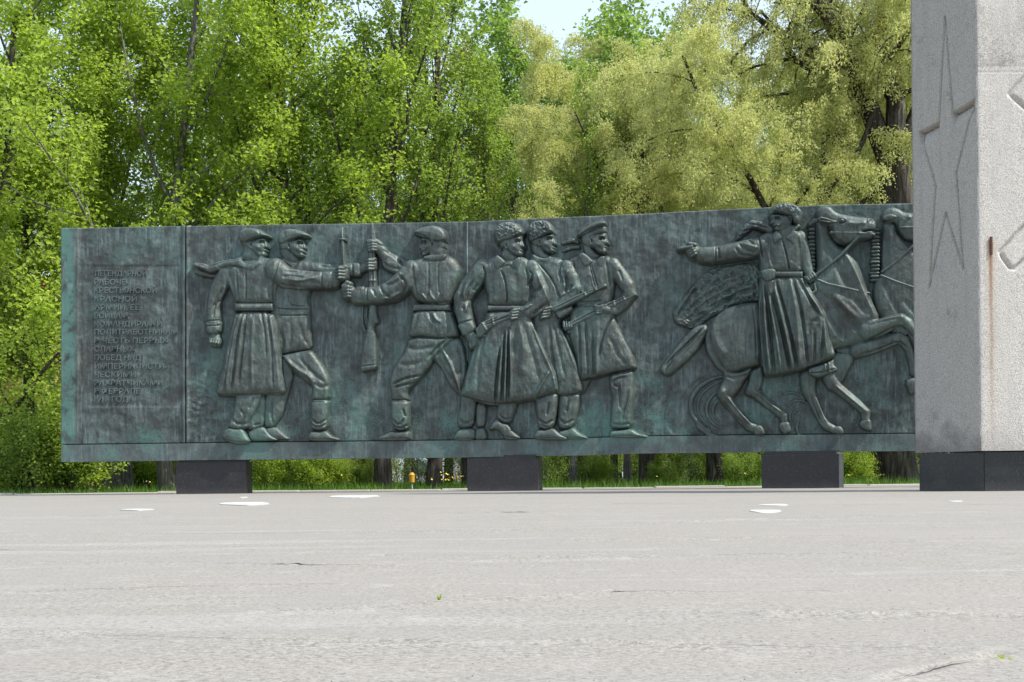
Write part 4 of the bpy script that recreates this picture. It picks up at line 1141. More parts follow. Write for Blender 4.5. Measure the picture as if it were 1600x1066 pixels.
# ------------------------------------------------------------------ pylon
DC = 15.7
Cx, Cy = unroll(1532, 705)[0] / FPX * DC, DC
Lx, Ly = unroll(1430.2, 707)[0] / FPX * 16.75, 16.75
PZ0, PZ1 = 0.452, 9.6
Rx, Ry = Cx + 2.1, Cy + 0.04
Bx, By = Lx + 2.3, Ly + 0.35
def conc_mat(name, front):
    m, n, b = mat_new(name)
    P = coords(n)
    sep = n.nodes.new('ShaderNodeSeparateXYZ'); n.links.new(P, sep.inputs[0])
    g = noise(n, P, 95, 3, 0.75); g2 = noise(n, P, 42, 3, 0.7); md = noise(n, P, 3.2, 6, 0.65, 0.3); bg_ = noise(n, P, 0.8, 4, 0.6)
    st = noise(n, mapping(n, P, (1, 1, 0.12)), 9, 5, 0.65)
    k = 1.15 if front else 0.84  # sunlit front face coloured lighter, shaded side coloured darker, same concrete
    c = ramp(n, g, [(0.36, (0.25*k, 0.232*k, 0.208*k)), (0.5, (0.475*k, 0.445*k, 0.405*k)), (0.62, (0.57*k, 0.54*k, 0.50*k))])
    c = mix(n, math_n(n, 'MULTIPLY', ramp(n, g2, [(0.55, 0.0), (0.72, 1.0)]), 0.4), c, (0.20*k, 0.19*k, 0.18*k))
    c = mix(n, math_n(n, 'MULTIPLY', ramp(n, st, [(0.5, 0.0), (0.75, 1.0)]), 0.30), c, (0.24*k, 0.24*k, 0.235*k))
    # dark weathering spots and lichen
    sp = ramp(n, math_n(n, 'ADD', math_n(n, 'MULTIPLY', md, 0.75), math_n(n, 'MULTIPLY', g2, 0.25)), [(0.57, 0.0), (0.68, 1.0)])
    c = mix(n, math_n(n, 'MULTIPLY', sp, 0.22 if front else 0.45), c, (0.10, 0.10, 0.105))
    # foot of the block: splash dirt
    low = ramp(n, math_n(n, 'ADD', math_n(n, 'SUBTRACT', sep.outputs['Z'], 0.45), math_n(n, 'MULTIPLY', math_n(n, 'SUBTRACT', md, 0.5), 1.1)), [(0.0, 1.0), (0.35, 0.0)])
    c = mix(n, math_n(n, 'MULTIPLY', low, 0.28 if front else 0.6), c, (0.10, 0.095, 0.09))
    if front:
        # rough dark band above the cast joint, and the rust run below the iron pin
        zj = 4.735
        upb = ramp(n, math_n(n, 'ADD', math_n(n, 'SUBTRACT', sep.outputs['Z'], zj), 0.0), [(0.0, 0.0), (0.004, 1.0)])
        upf = ramp(n, math_n(n, 'SUBTRACT', sep.outputs['Z'], zj), [(0.0, 1.0), (0.75, 0.0)])
        dirt = math_n(n, 'MULTIPLY', math_n(n, 'MULTIPLY', upb, upf), ramp(n, math_n(n, 'ADD', math_n(n, 'MULTIPLY', g2, 0.6), math_n(n, 'MULTIPLY', md, 0.4)), [(0.42, 0.0), (0.58, 1.0)]))
        c = mix(n, math_n(n, 'MULTIPLY', dirt, 0.5), c, (0.14, 0.13, 0.12))
        RX = unroll(1548.5, 500)[0] / FPX * (DC+0.01)
        dx = math_n(n, 'ABSOLUTE', math_n(n, 'SUBTRACT', math_n(n, 'ADD', sep.outputs['X'], math_n(n, 'MULTIPLY', math_n(n, 'SUBTRACT', noise(n, P, 5, 2), 0.5), 0.03)), RX))
        core = ramp(n, dx, [(0.006, 1.0), (0.030, 0.0)])
        wide = ramp(n, dx, [(0.01, 1.0), (0.075, 0.0)])
        vfade = ramp(n, math_n(n, 'DIVIDE', sep.outputs['Z'], 3.0), [(0.12, 0.0), (0.5, 0.35), (0.72, 0.55), (0.93, 1.0), (0.94, 0.0)])
        c = mix(n, math_n(n, 'MULTIPLY', math_n(n, 'MULTIPLY', wide, vfade), 0.45), c, (0.42, 0.28, 0.10))
        c = mix(n, math_n(n, 'MULTIPLY', math_n(n, 'MULTIPLY', core, vfade), 0.85), c, (0.20, 0.075, 0.045))
    n.links.new(c, b.inputs['Base Color'])
    b.inputs['Roughness'].default_value = 0.92
    b.inputs['Specular IOR Level'].default_value = 0.25
    p1 = bump(n, b, g, 0.7, 0.006)
    bump(n, b, g2, 0.6, 0.01, p1)
    return m
CONC_F = conc_mat('pebbled_concrete_front', True)
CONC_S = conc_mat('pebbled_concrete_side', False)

pylon = empty('concrete_pylon', (0, 0, 0))
tag(pylon, 'tall pale concrete pylon with engraved star and hammer and sickle on black base', 'pylon')

def face_hit(x, y, p0, p1, topdx=0.0):
    """photo pixel -> (s, z) on the vertical plane through p0-p1"""
    a, b_ = unroll(x, y)
    rx, rz = a / FPX, -b_ / FPX
    ex, ey = p1[0]-p0[0], p1[1]-p0[1]
    L = math.hypot(ex, ey)
    # (rx*t, t) = p0 + s*e
    t = (p0[0]*ey - p0[1]*ex) / (rx*ey - ex)
    s = ((rx*t-p0[0])*ex + (t-p0[1])*ey) / L
    return s / 1.0, HC + rz * t

def engraved_face(name, p0, p1, grooves, zones, mat, parent, nrm, steps):
    """a slab face of the pylon with real grooves: grooves = (polyline, width, depth)"""
    ex, ey = p1[0]-p0[0], p1[1]-p0[1]
    L = math.hypot(ex, ey)
    za, zb, dz, ds = steps
    zs = np.unique(np.r_[np.linspace(PZ0, za, 40), np.arange(za, zb, dz), np.linspace(zb, PZ1, 40)])
    ss = np.linspace(0, L, int(L/ds))
    S, Z = np.meshgrid(ss, zs)
    h = (fbm(S*9, Z*9, 5, 3) - 0.5) * 0.004
    for pl, w_, dp, closed in grooves:
        q = list(pl) + ([pl[0]] if closed else [])
        D = np.full(S.shape, 9.0)
        for a, b_ in zip(q[:-1], q[1:]):
            d, _ = seg_dist(S, Z, a, b_)
            D = np.minimum(D, d)
        h -= dp * np.clip(1 - D / w_, 0, 1)
    for fn in zones: h = fn(S, Z, h)
    # worn arris
    h -= 0.012 * np.exp(-np.minimum(S, L-S)/0.012)
    X = p0[0] + ex/L*S + nrm[0]*h; Y = p0[1] + ey/L*S + nrm[1]*h
    ny, nx = S.shape
    idx = np.arange(ny*nx).reshape(ny, nx)
    F_ = np.stack([idx[:-1,:-1].ravel(), idx[:-1,1:].ravel(), idx[1:,1:].ravel(), idx[1:,:-1].ravel()], 1)
    return link(name, np_mesh(name, np.stack([X, Y, Z], -1).reshape(-1, 3), F_, True), mat, parent)

sL = lambda x, y: face_hit(x, y, (Lx, Ly), (Cx, Cy))
star_px = [(1475.5,28),(1488,178),(1521,158),(1493.5,270),(1504,419),(1477,334),(1451.5,448),(1461,290),(1436.5,208),(1466.5,192)]
star = [sL(*p) for p in star_px]
n1 = (-(Ly-Cy), -(Cx-Lx)); ln = math.hypot(*n1); n1 = (n1[0]/ln, n1[1]/ln)
if n1[0] > 0: n1 = (-n1[0], -n1[1])
def wedge(a, b_):
    # broad bevel under the two upper arm edges
    def f(S, Z, h):
        vx, vy = b_[0]-a[0], b_[1]-a[1]; L = math.hypot(vx, vy)
        t = ((S-a[0])*vx + (Z-a[1])*vy) / (L*L)
        d = ((Z-a[1])*vx - (S-a[0])*vy) / L * (1 if vx > 0 else -1)
        k = (t > 0) & (t < 1) & (d < 0.0) & (d > -0.16)
        return np.where(k, h - 0.075 * (1 + d/0.16), h)
    return f
gro = []
for i in range(10):
    a, b_ = star[i], star[(i+1) % 10]
    gro.append(([a, b_], 0.024, 0.045, False))
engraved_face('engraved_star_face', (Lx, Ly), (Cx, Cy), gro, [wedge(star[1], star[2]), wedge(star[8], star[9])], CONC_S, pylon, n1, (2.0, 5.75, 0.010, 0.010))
# front: hammer and sickle, largely out of the picture to the right
fr_ = lambda x, y: face_hit(x, y, (Cx, Cy), (Rx, Ry))
def off(c, pts): return [(c[0]+p[0], c[1]+p[1]) for p in pts]
A1 = fr_(1578, 147)
c45, s45 = math.cos(R(48)), math.sin(R(48))
def rot(p): return (A1[0] + p[0]*c45 + p[1]*s45*1.0, A1[1] + p[0]*s45 - p[1]*c45)
hammer = [rot(p) for p in ((0,0),(0.46,0),(0.46,0.26),(0.26,0.26),(0.26,1.75),(0.15,1.75),(0.15,0.26),(0,0.26))]
B1 = fr_(1563, 394); B2 = fr_(1585, 420)
sick = [B1, (B1[0]+0.30, B1[1]+0.32), (B1[0]+0.55, B1[1]+0.45), (B1[0]+0.95, B1[1]+0.62), (B1[0]+1.15, B1[1]+1.0), (B1[0]+1.02, B1[1]+1.5), (B1[0]+0.62, B1[1]+1.85), (B1[0]+1.22, B1[1]+1.62), (B1[0]+1.46, B1[1]+1.0), (B1[0]+1.20, B1[1]+0.38), (B1[0]+0.72, B1[1]+0.14), (B2[0]+0.28, B2[1]+0.25), B2, (B2[0]-0.05, B2[1]+0.015), (B1[0]+0.035, B1[1]-0.075)]
zj_ = fr_(1560, 112.5)[1]
engraved_face('engraved_emblem_face', (Cx, Cy), (Rx, Ry), [(hammer, 0.035, 0.045, True), (sick, 0.03, 0.045, True), ([(-0.1, zj_), (2.5, zj_)], 0.008, 0.006, False)], [], CONC_F, pylon, (0.019, -1.0), (2.0, 5.75, 0.012, 0.012))
# rest of the shaft, base and pin
bm = bmesh.new()
def quad(bm, a, b_, z0, z1):
    v = [bm.verts.new((a[0], a[1], z0)), bm.verts.new((b_[0], b_[1], z0)), bm.verts.new((b_[0], b_[1], z1)), bm.verts.new((a[0], a[1], z1))]
    bm.faces.new(v)
quad(bm, (Rx, Ry), (Bx, By), PZ0, PZ1); quad(bm, (Bx, By), (Lx, Ly), PZ0, PZ1)
for z in (PZ0, PZ1):
    bm.faces.new([bm.verts.new((p[0], p[1], z)) for p in ((Lx, Ly), (Cx, Cy), (Rx, Ry), (Bx, By))])
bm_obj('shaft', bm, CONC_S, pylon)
bm = bmesh.new()
bi = 0.055
bC = (unroll(1537.5, 740)[0]/FPX*(DC+0.06), DC + 0.06); bL = (unroll(1436.5, 740)[0]/FPX*16.6, 16.6)
add_prism(bm, [bL, bC, (bC[0]-0.004+0.0, bC[1]+0.8), (bL[0]+0.5, bL[1]+0.2)], -0.04, PZ0-0.012)
bm_obj('black_base_slab', bm, GRAN_B, pylon, bevel=0.003)
bm = bmesh.new()
add_prism(bm, [(bC[0]+0.004, bC[1]-0.004), (Rx-0.06, Ry+0.06), (Rx-0.06, Ry+1.0), (bC[0]+0.004, bC[1]+1.0)], -0.04, PZ0-0.010)
bm_obj('black_base_slab', bm, GRAN_B, pylon, bevel=0.003)
m_r, n_r, b_r = mat_new('rusty_iron')
n_r.links.new(ramp(n_r, noise(n_r, coords(n_r), 60, 4), [(0.35, (0.05, 0.022, 0.02)), (0.65, (0.13, 0.05, 0.035))]), b_r.inputs['Base Color'])
b_r.inputs['Roughness'].default_value = 0.85
q0 = fr_(1548.3, 370); q1 = fr_(1548.6, 398)
bm = bmesh.new()
add_box(bm, Cx+q0[0]-0.012, Cx+q0[0]+0.012, Cy-0.018, Cy+0.05, q1[1], q0[1])
bm_obj('iron_pin', bm, m_r, pylon, bevel=0.004)

# ------------------------------------------------------------------ ground
m_p, n_, b_ = mat_new('worn_platform_concrete')
P = coords(n_)
f1 = noise(n_, P, 260, 2, 0.8); f2 = noise(n_, P, 95, 4, 0.75); f3 = noise(n_, P, 9, 5, 0.65); f4 = noise(n_, P, 1.3, 6, 0.65, 0.8); f5 = noise(n_, mapping(n_, P, (0.5, 1.4, 1)), 0.42, 4, 0.55)
c = ramp(n_, f2, [(0.34, (0.120, 0.110, 0.096)), (0.47, (0.242, 0.226, 0.200)), (0.62, (0.318, 0.299, 0.268))])
c = mix(n_, math_n(n_, 'MULTIPLY', ramp(n_, f1, [(0.36, 1.0), (0.48, 0.0)]), 0.5), c, (0.11, 0.105, 0.10))
c = mix(n_, math_n(n_, 'MULTIPLY', ramp(n_, f1, [(0.58, 0.0), (0.68, 1.0)]), 0.5), c, (0.50, 0.475, 0.44))
c = mix(n_, math_n(n_, 'MULTIPLY', ramp(n_, f4, [(0.42, 1.0), (0.58, 0.0)]), 0.35), c, (0.25, 0.235, 0.22))
c = mix(n_, math_n(n_, 'MULTIPLY', ramp(n_, f3, [(0.55, 0.0), (0.75, 1.0)]), 0.30), c, (0.46, 0.44, 0.41))
f6 = noise(n_, mapping(n_, P, (0.35, 2.6, 1)), 1.6, 5, 0.6)
c = mix(n_, math_n(n_, 'MULTIPLY', ramp(n_, f6, [(0.50, 0.0), (0.62, 1.0)]), 0.25), c, (0.27, 0.245, 0.215))
c = mix(n_, math_n(n_, 'MULTIPLY', ramp(n_, f6, [(0.36, 1.0), (0.46, 0.0)]), 0.12), c, (0.48, 0.46, 0.43))
c = mix(n_, math_n(n_, 'MULTIPLY', ramp(n_, f5, [(0.5, 0.0), (0.62, 1.0)]), 0.22), c, (0.30, 0.27, 0.25))
# crack lines
v = n_.nodes.new('ShaderNodeTexVoronoi'); v.feature = 'DISTANCE_TO_EDGE'; v.inputs['Scale'].default_value = 0.55
wv = mapping(n_, P, (1, 1, 1))
nd = n_.nodes.new('ShaderNodeVectorMath'); nd.operation = 'ADD'
nt2 = n_.nodes.new('ShaderNodeTexNoise'); nt2.inputs['Scale'].default_value = 2.2; nt2.inputs['Detail'].default_value = 5
n_.links.new(P, nt2.inputs['Vector'])
sc_ = n_.nodes.new('ShaderNodeVectorMath'); sc_.operation = 'SCALE'; sc_.inputs['Scale'].default_value = 0.5
n_.links.new(nt2.outputs['Color'], sc_.inputs[0]); n_.links.new(P, nd.inputs[0]); n_.links.new(sc_.outputs[0], nd.inputs[1]); n_.links.new(nd.outputs[0], v.inputs['Vector'])
crk = ramp(n_, v.outputs['Distance'], [(0.004, 1.0), (0.014, 0.0)])
crk = math_n(n_, 'MULTIPLY', crk, ramp(n_, f4, [(0.45, 0.0), (0.6, 1.0)]))
c = mix(n_, math_n(n_, 'MULTIPLY', crk, 0.0), c, (0.16, 0.13, 0.10))
n_.links.new(c, b_.inputs['Base Color'])
b_.inputs['Roughness'].default_value = 0.9
b_.inputs['Specular IOR Level'].default_value = 0.3
p1 = bump(n_, b_, f2, 0.5, 0.003)
bump(n_, b_, f1, 0.5, 0.0012, p1)

EDGE_Y = 25.3
gy = np.exp(np.linspace(math.log(0.9), math.log(EDGE_Y), 560))
gt = np.linspace(-1.0, 1.0, 700)
T, Yg = np.meshgrid(gt, gy)
Xg = T * Yg * 0.62
fade_far = np.clip((EDGE_Y - Yg) / 1.5, 0, 1)
Zg = (fbm(Xg*0.7, Yg*0.7, 91, 3) - 0.5) * 0.010 * np.clip(Yg/5, 0.25, 1) + (fbm(Xg*1.6, Yg*3.6, 95, 3) - 0.5) * 0.0050 + (fbm(Xg*9, Yg*14, 99, 3) - 0.5) * 0.0012
JT = []
def gpt(x, y):
    a, b2 = unroll(x, y); d = HC * FPX / b2
    return (a / FPX * d, d)
for px, w_, dp in (([(430,958),(560,952),(690,943),(830,935),(960,924),(1100,926),(1290,925)], 0.010, 0.006), ([(0,928),(150,923),(330,917),(520,914)], 0.010, 0.004), ([(1225,960),(1380,962),(1600,966)], 0.012, 0.006), ([(0,988),(120,992),(330,1000),(640,1006)], 0.010, 0.004), ([(1380,1062),(1480,1040),(1560,1024)], 0.008, 0.004), ([(1040,818),(1200,812),(1436,806)], 0.03, 0.010), ([(900,845),(1150,842),(1320,838)], 0.02, 0.007), ([(0,836),(420,834),(800,830)], 0.02, 0.006), ([(600,868),(900,872),(1300,866),(1600,868)], 0.018, 0.006), ([(0,878),(300,880),(620,884)], 0.016, 0.005), ([(560,803),(840,800),(1000,799)], 0.03, 0.008), ([(0,806),(260,808)], 0.03, 0.008), ([(860,1004),(1200,1012),(1500,1016)], 0.010, 0.004)):
    q = [gpt(*p) for p in px]; JT.append(q)
    D = np.full(Xg.shape, 9.0)
    for a, b2 in zip(q[:-1], q[1:]):
        d, _ = seg_dist(Xg, Yg, a, b2); D = np.minimum(D, d)
    ww = w_ * (1 + 0.7 * (fbm(Xg*20, Yg*20, 7, 2) - 0.5) * 2)
    Zg -= dp * np.exp(-(D/ww)**2)
    Zg += dp * 0.5 * np.exp(-((D-2.5*ww)/(1.5*ww))**2)
Zg = Zg * fade_far * np.clip((1 - np.abs(T)) / 0.06, 0, 1) * np.clip((Yg - 0.9) / 0.1, 0, 1)
idx = np.arange(T.size).reshape(T.shape)
F_ = np.stack([idx[:-1,:-1].ravel(), idx[:-1,1:].ravel(), idx[1:,1:].ravel(), idx[1:,:-1].ravel()], 1)
plaza = link('platform', np_mesh('platform', np.stack([Xg, Yg, Zg], -1).reshape(-1, 3), F_, True), m_p)
tag(plaza, kind='structure')
bm = bmesh.new()
k1, k2 = 0.62*0.9, 0.62*EDGE_Y
for pts in (((-45,-30),(-k1,-30),(-k1,0.9),(-k2,EDGE_Y),(-45,EDGE_Y)), ((-k1,-30),(k1,-30),(k1,0.9),(-k1,0.9)), ((k1,-30),(45,-30),(45,EDGE_Y),(k2,EDGE_Y),(k1,0.9))):
    bm.faces.new([bm.verts.new((p[0], p[1], 0.0)) for p in pts])
plz2 = bm_obj('platform_surround', bm, m_p); tag(plz2, kind='structure')

# dirt packed into the long cracks
m_c, nc_, bc_ = mat_new('crack_dirt')
nc_.links.new(ramp(nc_, noise(nc_, coords(nc_), 60, 4, 0.7), [(0.35, (0.085, 0.070, 0.055)), (0.55, (0.17, 0.145, 0.12)), (0.7, (0.29, 0.26, 0.23))]), bc_.inputs['Base Color'])
bc_.inputs['Roughness'].default_value = 0.95
rcr = random.Random(15)
extra = [[(940,788),(1010,786),(1100,787.5)], [(1300,774),(1440,772),(1600,773)], [(0,858),(180,861),(400,858)], [(150,782),(330,780)], [(1290,790),(1480,788),(1600,789)]]
for q in JT + [[gpt(*p) for p in e_] for e_ in extra]:
    pts = chaikin(q, 3, False)
    L_ = np.r_[0, np.cumsum(np.hypot(*np.diff(pts, axis=0).T))]
    n_s = int(min(400, max(30, L_[-1] / 0.02)))
    s_ = np.linspace(0, L_[-1], n_s)
    x_ = np.interp(s_, L_, pts[:, 0]); y_ = np.interp(s_, L_, pts[:, 1])
    dmean = y_.mean()
    jit = (fbm(s_*1.3 + 13*len(q), s_*0 + q[0][0], 3, 5) - 0.5) * 0.14 * max(0.5, dmean/5)
    y_ = y_ + jit
    wv_ = (0.0016 + 0.0009*dmean) * np.clip((fbm(s_*4+3, s_*0+q[0][1], 9, 3) - 0.38) * 5, 0.0, 1.3)
    zt = np.full(n_s, 0.0)
    for k_ in range(n_s):
        r_ = min(max(int((math.log(max(y_[k_], 0.91)) - math.log(0.9)) / (math.log(EDGE_Y) - math.log(0.9)) * 559), 0), 559)
        c_ = min(max(int((x_[k_] / (y_[k_]*0.62) + 1) / 2 * 699), 0), 699)
        zt[k_] = Zg[max(r_-1,0):r_+2, max(c_-1,0):c_+2].max() + 0.0006
    Vc = np.vstack([np.stack([x_, y_ - wv_, zt], 1), np.stack([x_, y_ + wv_, zt], 1)])
    i_ = np.arange(n_s-1)
    o = link('crack', np_mesh('crack', Vc, np.stack([i_, i_+1, n_s+i_+1, n_s+i_], 1), False), m_c); tag(o, kind='structure')

# kerb of flat stones along the far edge, each stone its own piece
m_k, nk, bk = mat_new('pale_kerb_stone')
Pk = coords(nk)
oi = nk.nodes.new('ShaderNodeObjectInfo')
ck = ramp(nk, noise(nk, Pk, 40, 4, 0.7), [(0.35, (0.30, 0.29, 0.275)), (0.6, (0.50, 0.49, 0.475))])
ck = mix(nk, math_n(nk, 'MULTIPLY', oi.outputs['Random'], 0.5), ck, (0.62, 0.61, 0.60))
nk.links.new(ck, bk.inputs['Base Color']); bk.inputs['Roughness'].default_value = 0.9
kerb = empty('kerb', (0, 0, 0)); tag(kerb, kind='structure')
rk = random.Random(4)
bm = bmesh.new(); add_box(bm, -0.62, 0.62, 0, 0.34, -0.12, 0.0)
k0 = bm_obj('kerb_stone', bm, m_k, kerb, bevel=0.012)
for i in range(26):
    o = k0 if i == 0 else k0.copy()
    if i: COL.objects.link(o)
    o.location = (-16 + i*1.28, EDGE_Y - 0.02 + rk.uniform(-0.02, 0.03), 0.022 + rk.uniform(-0.012, 0.014))
    o.rotation_euler = (0, rk.uniform(-0.004, 0.004), rk.uniform(-0.02, 0.02))

# bright patches of filler on the platform
m_w, nw, bw = mat_new('pale_mortar_patch')
nw.links.new(ramp(nw, noise(nw, coords(nw), 14, 5, 0.75), [(0.3, (0.34, 0.33, 0.315)), (0.6, (0.50, 0.49, 0.465))]), bw.inputs['Base Color'])
bw.inputs['Roughness'].default_value = 0.8
for pts in ([(1165,797.5),(1215,797.5),(1221,799.5),(1205,803),(1190,803)], [(1180,789.5),(1222,788),(1236,790.5),(1205,791)], [(340,788.5),(350,785.5),(415,785),(424,788.5),(380,790)], [(510,777.2),(522,774.6),(586,774.0),(597,775.6),(560,778.4)], [(184,797),(212,795.6),(246,796.2),(214,798.3)], [(236,771.0),(276,768.6),(276,771.2)], [(678,767.0),(694,765.8),(712,766.2),(709,767.4)], [(1480,783.5),(1500,783.0),(1506,784.2),(1490,785.2)], [(372,777.5),(386,776.6),(388,778),(376,778.6)]):
    bm = bmesh.new()
    g = [gpt(*p) for p in pts]
    gg = chaikin([(p[0], p[1]) for p in g], 3)
    cen = gg.mean(0)
    jt_ = 0.84 + 0.34 * fbm(gg[:,0]*9, gg[:,1]*3, 77, 4)
    mx = [tuple(p) for p in cen + (gg - cen) * jt_[:, None]]
    vs_ = [bm.verts.new((p[0], p[1], 0.004)) for p in mx]
    lo = [bm.verts.new((p[0], p[1], -0.012)) for p in mx]
    f = bm.faces.new(vs_)
    for i in range(len(vs_)): bm.faces.new((vs_[i], vs_[(i+1) % len(vs_)], lo[(i+1) % len(vs_)], lo[i]))
    o = bm_obj('mortar_patch', bm, m_w); tag(o, kind='structure')
# ------------------------------------------------------------------ earth, grass
m_g, ng, bgm = mat_new('meadow_soil')
Pg = coords(ng)
cg = ramp(ng, noise(ng, Pg, 1.2, 5, 0.6), [(0.35, (0.030, 0.050, 0.014)), (0.6, (0.055, 0.095, 0.022)), (0.75, (0.08, 0.085, 0.04))])
ng.links.new(cg, bgm.inputs['Base Color']); bgm.inputs['Roughness'].default_value = 0.95
bm = bmesh.new()
v4 = [bm.verts.new(p) for p in ((-900, -300, -0.06), (900, -300, -0.06), (900, 1500, -0.06), (-900, 1500, -0.06))]
bm.faces.new(v4)
tag(bm_obj('ground', bm, m_g), kind='structure')

def leaf_mat(name, c0, c1, c2, trans=0.5, tcol=None, seed_scale=1.0, old=None):
    m = bpy.data.materials.new(name); m.use_nodes = True
    n = m.node_tree; n.nodes.clear()
    out = n.nodes.new('ShaderNodeOutputMaterial')
    geo = n.nodes.new('ShaderNodeNewGeometry')
    oi = n.nodes.new('ShaderNodeObjectInfo')
    f = math_n(n, 'ADD', math_n(n, 'MULTIPLY', geo.outputs['Random Per Island'], 0.8), math_n(n, 'MULTIPLY', oi.outputs['Random'], 0.2))
    c = ramp(n, f, [(0.08, c0), (0.5, c1), (0.92, c2)])
    c = mix(n, 0.35, c, ramp(n, noise(n, coords(n), 0.9, 3), [(0.35, c0), (0.65, c2)]))
    b = n.nodes.new('ShaderNodeBsdfPrincipled')
    n.links.new(c, b.inputs['Base Color'])
    b.inputs['Roughness'].default_value = 0.5; b.inputs['Specular IOR Level'].default_value = 0.35
    t = n.nodes.new('ShaderNodeBsdfTranslucent')
    n.links.new(mix(n, 1.0, c, tcol or (1.9, 1.9, 1.1), 'MULTIPLY'), t.inputs['Color'])
    mx = n.nodes.new('ShaderNodeMixShader'); mx.inputs[0].default_value = trans
    n.links.new(b.outputs[0], mx.inputs[1]); n.links.new(t.outputs[0], mx.inputs[2])
    n.links.new(mx.outputs[0], out.inputs['Surface'])
    return m
LEAF_A = leaf_mat('fresh_maple_leaf', (0.17, 0.245, 0.04), (0.26, 0.35, 0.055), (0.36, 0.45, 0.085))
LEAF_B = leaf_mat('young_green_leaf', (0.14, 0.215, 0.045), (0.205, 0.295, 0.06), (0.28, 0.365, 0.085))
LEAF_C = leaf_mat('pale_willow_leaf', (0.36, 0.38, 0.15), (0.50, 0.50, 0.215), (0.63, 0.60, 0.29), tcol=(1.4, 1.5, 1.1))
LEAF_D = leaf_mat('large_cool_green_leaf', (0.13, 0.20, 0.05), (0.20, 0.28, 0.07), (0.28, 0.36, 0.11), tcol=(1.6, 1.8, 1.0))
LEAF_E = leaf_mat('budding_olive_leaf', (0.14, 0.18, 0.04), (0.21, 0.24, 0.065), (0.28, 0.28, 0.09))
GRASS = leaf_mat('grass_blade', (0.05, 0.12, 0.015), (0.09, 0.19, 0.022), (0.15, 0.26, 0.04), 0.35)

def bark_mat(name, a, b_, c_, sc=7):
    m, n, b = mat_new(name)
    P = coords(n)
    v = noise(n, mapping(n, P, (1, 1, 0.14)), sc, 6, 0.7, 0.6)
    w_ = noise(n, P, 3, 4, 0.6)
    c = ramp(n, v, [(0.36, a), (0.52, b_), (0.68, c_)])
    c = mix(n, math_n(n, 'MULTIPLY', ramp(n, w_, [(0.5, 0.0), (0.7, 1.0)]), 0.35), c, (0.10, 0.115, 0.05))
    n.links.new(c, b.inputs['Base Color']); b.inputs['Roughness'].default_value = 0.95
    b.inputs['Specular IOR Level'].default_value = 0.2
    bump(n, b, v, 1.0, 0.03)
    return m
BARK = bark_mat('grey_brown_bark', (0.030, 0.025, 0.020), (0.085, 0.072, 0.060), (0.17, 0.155, 0.135), 12)
BARK_L = bark_mat('pale_grey_bark', (0.07, 0.065, 0.055), (0.18, 0.17, 0.15), (0.30, 0.285, 0.26), 18)
BARK_W = bark_mat('furrowed_willow_bark', (0.014, 0.011, 0.009), (0.050, 0.042, 0.034), (0.15, 0.135, 0.12), 9)

# ------------------------------------------------------------------ trees
def perp(d):
    a = np.cross(d, (0, 0, 1.0))
    if np.linalg.norm(a) < 1e-3: a = np.cross(d, (1.0, 0, 0))
    a /= np.linalg.norm(a)
    return a, np.cross(d, a)

